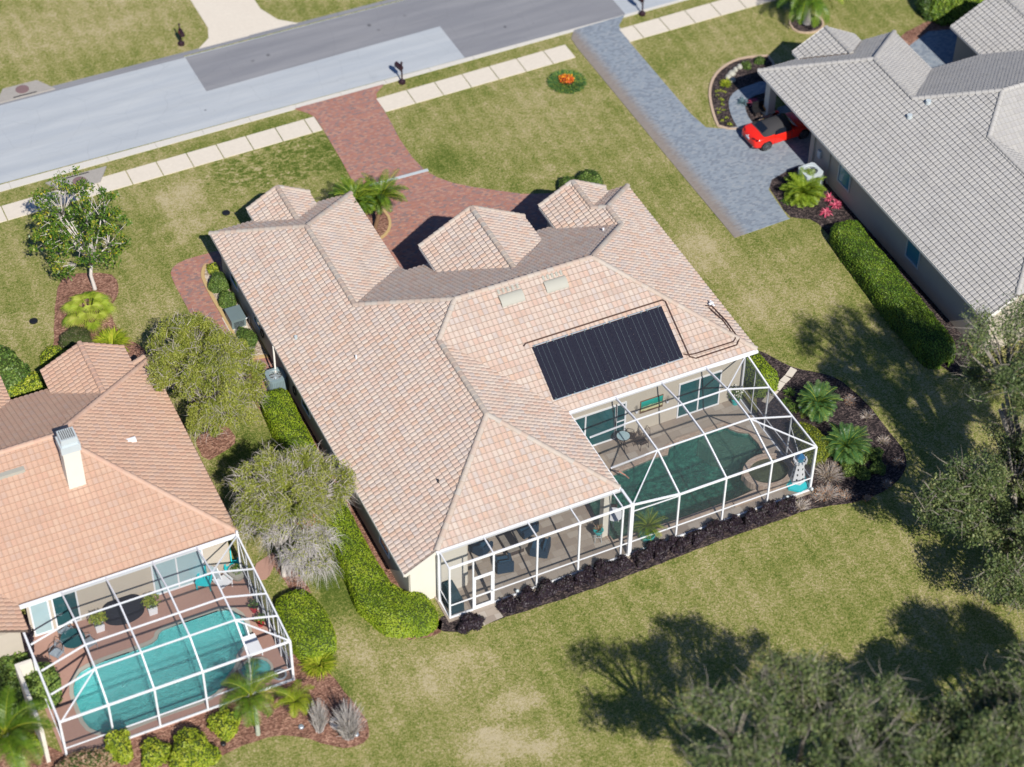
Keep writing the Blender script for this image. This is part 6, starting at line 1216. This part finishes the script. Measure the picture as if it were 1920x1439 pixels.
grassy('shrub','feathery lime shrub below the fan palm','shrub',G(210,650),.45,520,1.05,.035,M['lf_lime'])
bush('shrub','yellow green shrub at the gable edge of the pink roof','shrub',G(105,680),(.8,.6,.8),M['lf_lime'],.10,350); bush('shrub','yellow green shrub in the nook left of the pink gable','shrub',G(50,735),(1.3,.6,.9),M['lf_lime'],.12,300)
bush('shrub','dark green leafy mound at the left picture edge above the pink roof','shrub',G(-5,720),(1.6,1.6,1.8),M['lf_bush'],.16,200)
# long row of plum coloured shrubs under the cage
def plum(x,y,lab,i,r=.55):
    t=bush('plum_shrub',lab,'shrub',(x,y),(r*.82,r*.62,.50+.1*(i%3)),M['lf_purple'],.09,560,'plum coloured shrubs along the cage',corem=M['corep'],wob=.36,rb=.05*(i%4))
n0=0; ords=['first','second','third','fourth','fifth','sixth','seventh','eighth','ninth','tenth','eleventh','twelfth','thirteenth','fourteenth','fifteenth','sixteenth','seventeenth']
plum(-9.05,-14.45,'dark plum shrub alone left of the white screen door',0,.62)
xs_=[-6.9+1.06*i for i in range(16)]
for i,x in enumerate(xs_): plum(x,-14.2-.05*math.sin(i*2.1),'dark plum shrub, %s from the door landing in the row under the cage'%ords[i],i,.52+.06*math.sin(i*1.7))
# right bed
palm('palm','dense feathery palm nearest the stepping stones','palm',G(1530,775),.6,64,1.5,M['lf_palmd'],M['brown'],.11,(0,0),'feathery palms in the dark mulch bed',.34,.022,(-.15,1.35),(.9,1.6),32,vee=.3)
palm('palm','dense feathery palm partly in tree shade','palm',G(1585,855),.6,64,1.6,M['lf_palmd'],M['brown'],.11,(0,0),'feathery palms in the dark mulch bed',.36,.022,(-.15,1.35),(.9,1.6),32,vee=.3)
bush('shrub','tall yellow green shrub pressed against the outer cage side','shrub',G(1520,845),(.75,1.35,1.1),M['lf_limed'] if 'lf_limed' in M else leafmat('olive_leaves',[(.10,.12,.01),(.18,.22,.015),(.28,.31,.03)]),.09,420)
for px,py,r,lab in ((1480,738,.32,'tiny green plant beside the stepping stones, nearest the feathery palm'),(1475,757,.34,'tiny green plant in the middle of three by the stepping stones'),(1490,768,.36,'tiny green plant at the lower end of three by the stepping stones')): grassy('seedling',lab,'plant',G(px,py),r*.5,90,.35,.03,M['lf_bush'],'tiny plants by the stepping stones')
for px,py,r,lab in ((1592,885,.42,'low yellow green shrub, larger of the pair in the mulch bed'),(1618,893,.34,'low yellow green shrub, smaller of the pair in the mulch bed'),(1614,864,.34,'low dark shrub behind the small yellow green one'),(1640,858,.4,'low dark shrub in shade near the curved lawn edge'),(1645,882,.38,'low dark shrub nearest the outer lawn edge')): bush('shrub',lab,'shrub',G(px,py),(r,r,.45),M['lf_bush'],.07,700,'low shrubs in the right mulch bed',wob=.2,rb=.2 if 'yellow' in lab else -.05)
wisp('dry_shrub','sprawling bare beige shrub right of the lighthouse corner','shrub',G(1552,895),(1.0,1.0,.85),M['lf_dry'],700,.07,M['twig'],420)
wisp('dry_shrub','sprawling beige and rust shrub at the outer cage corner','shrub',G(1548,932),(.95,.7,.7),M['lf_rust'],420,.07,M['twig'],360)
for px,py,r,lab in ((1585,932,.45,'small rusty tuft at the lower edge of the mulch bed'),(1662,912,.4,'small rusty tuft at the lower right bend of the mulch bed'),(1683,870,.4,'small rusty tuft at the right bend of the mulch bed in shade'),(1625,938,.25,'tiniest rusty tuft on the lawn edge'),(1592,755,.5,'rusty tuft between the upper feathery palm and the lawn'),(1625,782,.5,'greyish tuft in deep shade of the mulch bed'),(1655,830,.45,'pale tuft in deep shade near the lawn curve')): wisp('dry_tuft',lab,'plant',G(px,py),(r,r,.4),M['lf_rust'] if 'rusty' in lab else M['lf_dry'],160,.06,M['twig'],130,'dry tufts in the right mulch bed')
wisp('dry_shrub','sparse dark twiggy shrub under the right end of the pool screen','shrub',(9.6,-14.5),(.8,.5,.5),M['lf_dry'],200,.07,M['twig'],240)
# right neighbour front plants
for px,py,c_,lab in ((1413,196,'lf_pink','pink leaved plant beside the carport column'),(1556,375,'lf_pink','pink leaved plant by the beige wall, nearest the air conditioner'),(1566,388,'lf_pink','tall pink leaved plant by the beige wall above the dark hedge'),(1549,402,'lf_pink','small coral leaved plant at the end of the dark hedge')): grassy('pink_plant',lab,'plant',G(px,py),.10,44,.5,.045,M[c_],'pink leaved plants of the grey roofed house')
grassy('agave','small blue grey spiky plant on the curved walkway edge','plant',G(1393,195),.1,60,.5,.05,M['lf_agave'] if 'lf_agave' in M else leafmat('blue_grey_leaves',[(.08,.14,.16),(.14,.22,.25)]))
grassy('grassy_tuft','bright lime grassy tuft in the round mulch bed','plant',G(1361,160),.12,110,.5,.03,M['lf_lime'])
for px,py,lab in ((1399,127,'small olive shrub among pale rocks by the roof corner'),(1424,118,'small lime shrub nearest the grey roof corner')): bush('shrub',lab,'shrub',G(px,py),(.3,.3,.36),M['lf_bush'],.08,400,'small shrubs by the carport corner')
for i,(px,py) in enumerate([(1344,172),(1352,171),(1358,174),(1345,180),(1350,187),(1355,190),(1354,197),(1347,205),(1357,208),(1348,213),(1363,222),(1354,228),(1367,233),(1371,236)]):
    grassy('seedling','lime seedling in the round mulch bed, %s counting from the street side'%ords[i],'plant',G(px,py),.06,16,.17,.03,M['lf_lime'],'lime seedlings in the round mulch bed')
c=G(1382,135); rk=MB(); P_=[(-.85,-.35,.22),(-.45,-.1,.26),(-.05,.15,.2),(.35,.3,.22),(-.75,-.75,.2),(.75,.4,.18)]
for i,(dx,dy,r) in enumerate(P_): bm_=MB(); bm_.lathe((c.x+dx,c.y+dy,0),[(r,0),(r*.95,.12),(r*.6,.24),(.04,.27)],9,sx=random.uniform(.8,1.2)); o=bm_.build('boulder',M['rock'] if 'rock' in M else M['cream']); tag(o,'pale boulder in the mulch by the carport corner, %s from the round bed tip'%ords[i],'rock','pale boulders by the carport')
palm('shrub_palm','large clumping lime green palm shrub beside the square air conditioner','palm',G(1505,372),.3,60,1.7,M['lf_lime2'],M['brown'],.1,(0,0),None,.42,.045,(.0,1.35),(.9,1.6),20,vee=.3)
grassy('seedling','small blue green plant in the mulch in front of the palm shrub','plant',G(1474,380),.12,80,.35,.04,M['lf_bush'])
palm('palm','tall yellow green palm in a mulch ring at the top edge','palm tree',G(1512,45),2.2,30,3.2,M['lf_palm'],M['barkpale'],.2,(0,.2),None,.6,.05,(-.35,1.3),(1.2,2.0),34)
bush('shrub','big round bright green shrub at the top edge right of the palm','shrub',G(1792,28),(1.7,1.5,2.2),M['lf_hedge2'],.16,200,rb=.2); bush('shrub','dark round shrub in shade left of the big bright one','shrub',G(1745,26),(.9,.9,1.4),M['lf_bush'],.14,200,rb=-.2)
# left neighbour rear bed
palm('palm','tall palm with a pale green trunk at the lower left corner','palm tree',G(58,1500),5.2,26,2.7,M['lf_palm'],M['palmtrunk'],.17,(-.4,0),None,.62,.045,(-.35,1.2),(1.2,2.1),32)
palm('palm','slender palm in front of the neighbour cage','palm tree',G(484,1378),2.9,16,2.0,M['lf_palm'],M['palmtrunk'],.09,(-.1,.1),None,.5,.035,(-.3,1.2),(1.3,2.2),28)
palm('palm','small yellowing palm at the outer cage corner','palm',G(556,1345),1.2,12,1.3,M['lf_lime'],M['brown'],.07,(0,0),None,.34,.03,(-.2,1.2),(1.3,2.1),22)
grassy('shrub','feathery lime plant at the end of the short hedge','shrub',G(598,1250),.35,420,.9,.03,M['lf_lime'])
for px,py,r,h,lab in ((363,1425,.95,1.3,'big lime shrub at the bottom edge in red mulch'),(424,1368,.6,.9,'mid sized lime shrub in red mulch below the turquoise pool'),(292,1420,.6,.8,'lime shrub at the bottom edge left of the big one'),(228,1420,.5,1.7,'tall narrow lime shrub at the bottom edge under the cage corner'),(60,1395,.3,.5,'tiny yellow shrub beside the pale palm trunk')): bush('shrub',lab,'shrub',G(px,py),(r,r,h),M['lf_lime'],.12,320,'lime shrubs below the neighbour cage',wob=.18)
bush('shrub','brown dry shrub at the bottom edge below the cage corner','shrub',G(160,1440),(1.6,.6,.7),M['lf_dry'],.12,260); bush('shrub','plum shrub at the left edge behind the white screen wall','shrub',G(25,1215),(1.0,1.6,1.3),M['lf_purple'],.14,240,corem=M['corep'])
bush('shrub','green leafy shrub left of the white screen wall','shrub',G(28,1290),(1.0,1.5,1.6),M['lf_bush'],.16,240,rb=.15); bush('shrub','olive shrub spilling over the left end of the cage','shrub',G(75,1310),(1.1,.8,1.9),M['lf_bush'],.15,220,rb=.25)
for px,py,r,h,n,lab in ((655,1385,.95,2.9,420,'upright bare grey shrub at the right tip of the red mulch'),(600,1372,.6,2.6,260,'upright bare grey shrub left of the stone ring')):
    wisp('bare_shrub',lab,'shrub',G(px,py),(r,r*.9,h),M['lf_dry'],120,.06,M['twigw'],n,'bare grey shrubs in red mulch',tw=.018)
for px,py,lab in ((640,1378,'dark lid in red mulch left of the bare shrub foot'),(565,1365,'small grey lid in red mulch near the slender palm'),(668,1379,'pale lid in red mulch at the tip of the bed'),(419,1397,'dark lid in red mulch below the mid sized lime shrub')): o=MB().lathe(tuple(G(px,py)),[(.13,0),(.13,.12),(.09,.15)],12).build('valve_cover',M['black'] if 'dark' in lab else M['steel']); tag(o,lab,'valve cover')
# live oaks at the right and bottom edges
def oak(px,py,h,rad,lab,n,sh=(0,0),nl=120,low=-.5,drop=None,twigs=1500,ht=None):
    b=G(px,py); C_=np.array([b.x+sh[0],b.y+sh[1],h]); LB=[(tuple(C_),(rad[0]*.5,rad[1]*.5,rad[2]*.6))]
    LB.append((tuple(C_+np.array([-.8,-2.2,-rad[2]*.75])),(rad[0]*.35,rad[1]*.35,rad[2]*.3)))
    for k in range(17):
        az=k*2.399+random.uniform(-.3,.3); el_=random.uniform(-.5,.75); q_=random.uniform(.45,.98); LB.append((tuple(C_+np.array([math.cos(az)*math.cos(el_)*rad[0]*q_,math.sin(az)*math.cos(el_)*rad[1]*q_,math.sin(el_)*rad[2]*q_])),tuple(x*random.uniform(.16,.40) for x in rad)))
    tree('oak_tree',lab,'tree',b,(b.x+sh[0]*.4,b.y+sh[1]*.4,h*.35),(b.x+sh[0],b.y+sh[1],h),rad,n,.70,nl,.13,M['lf_oak'],M['bark'],.28,group='live oaks behind the lawn',twigs=twigs,twigm=M['twigd'],aspect=.5,low=low,inner=.4,twlen=1.1,drop=drop,lobes=LB,droop=.1,tww=.016)
oak(1890,1085,5.4,(4.1,4.3,3.9),'spreading grey green oak at the right edge beside the mulch bed',300,nl=300,low=-.9)
oak(1895,1010,11.6,(4.3,4.2,3.6),'tall oak at the right edge above the end of the dark hedge',240,nl=300)
oak(1965,1545,7.6,(5.4,4.5,3.4),'grey green oak filling the lower right corner',320,nl=290)
oak(1745,1690,8.4,(4.4,4.0,3.2),'grey green oak at the bottom edge, right of the thin leftmost one',260,nl=290)
oak(1455,1622,9.0,(4.3,3.8,2.9),'thin grey green oak at the bottom edge, the leftmost of them',190,nl=220)
oak(1640,1730,8.0,(4.4,3.4,2.8),'grey green oak cut by the bottom edge between two taller ones',200,nl=290)
# loose leaves and clippings on the mulch and lawn near the trees
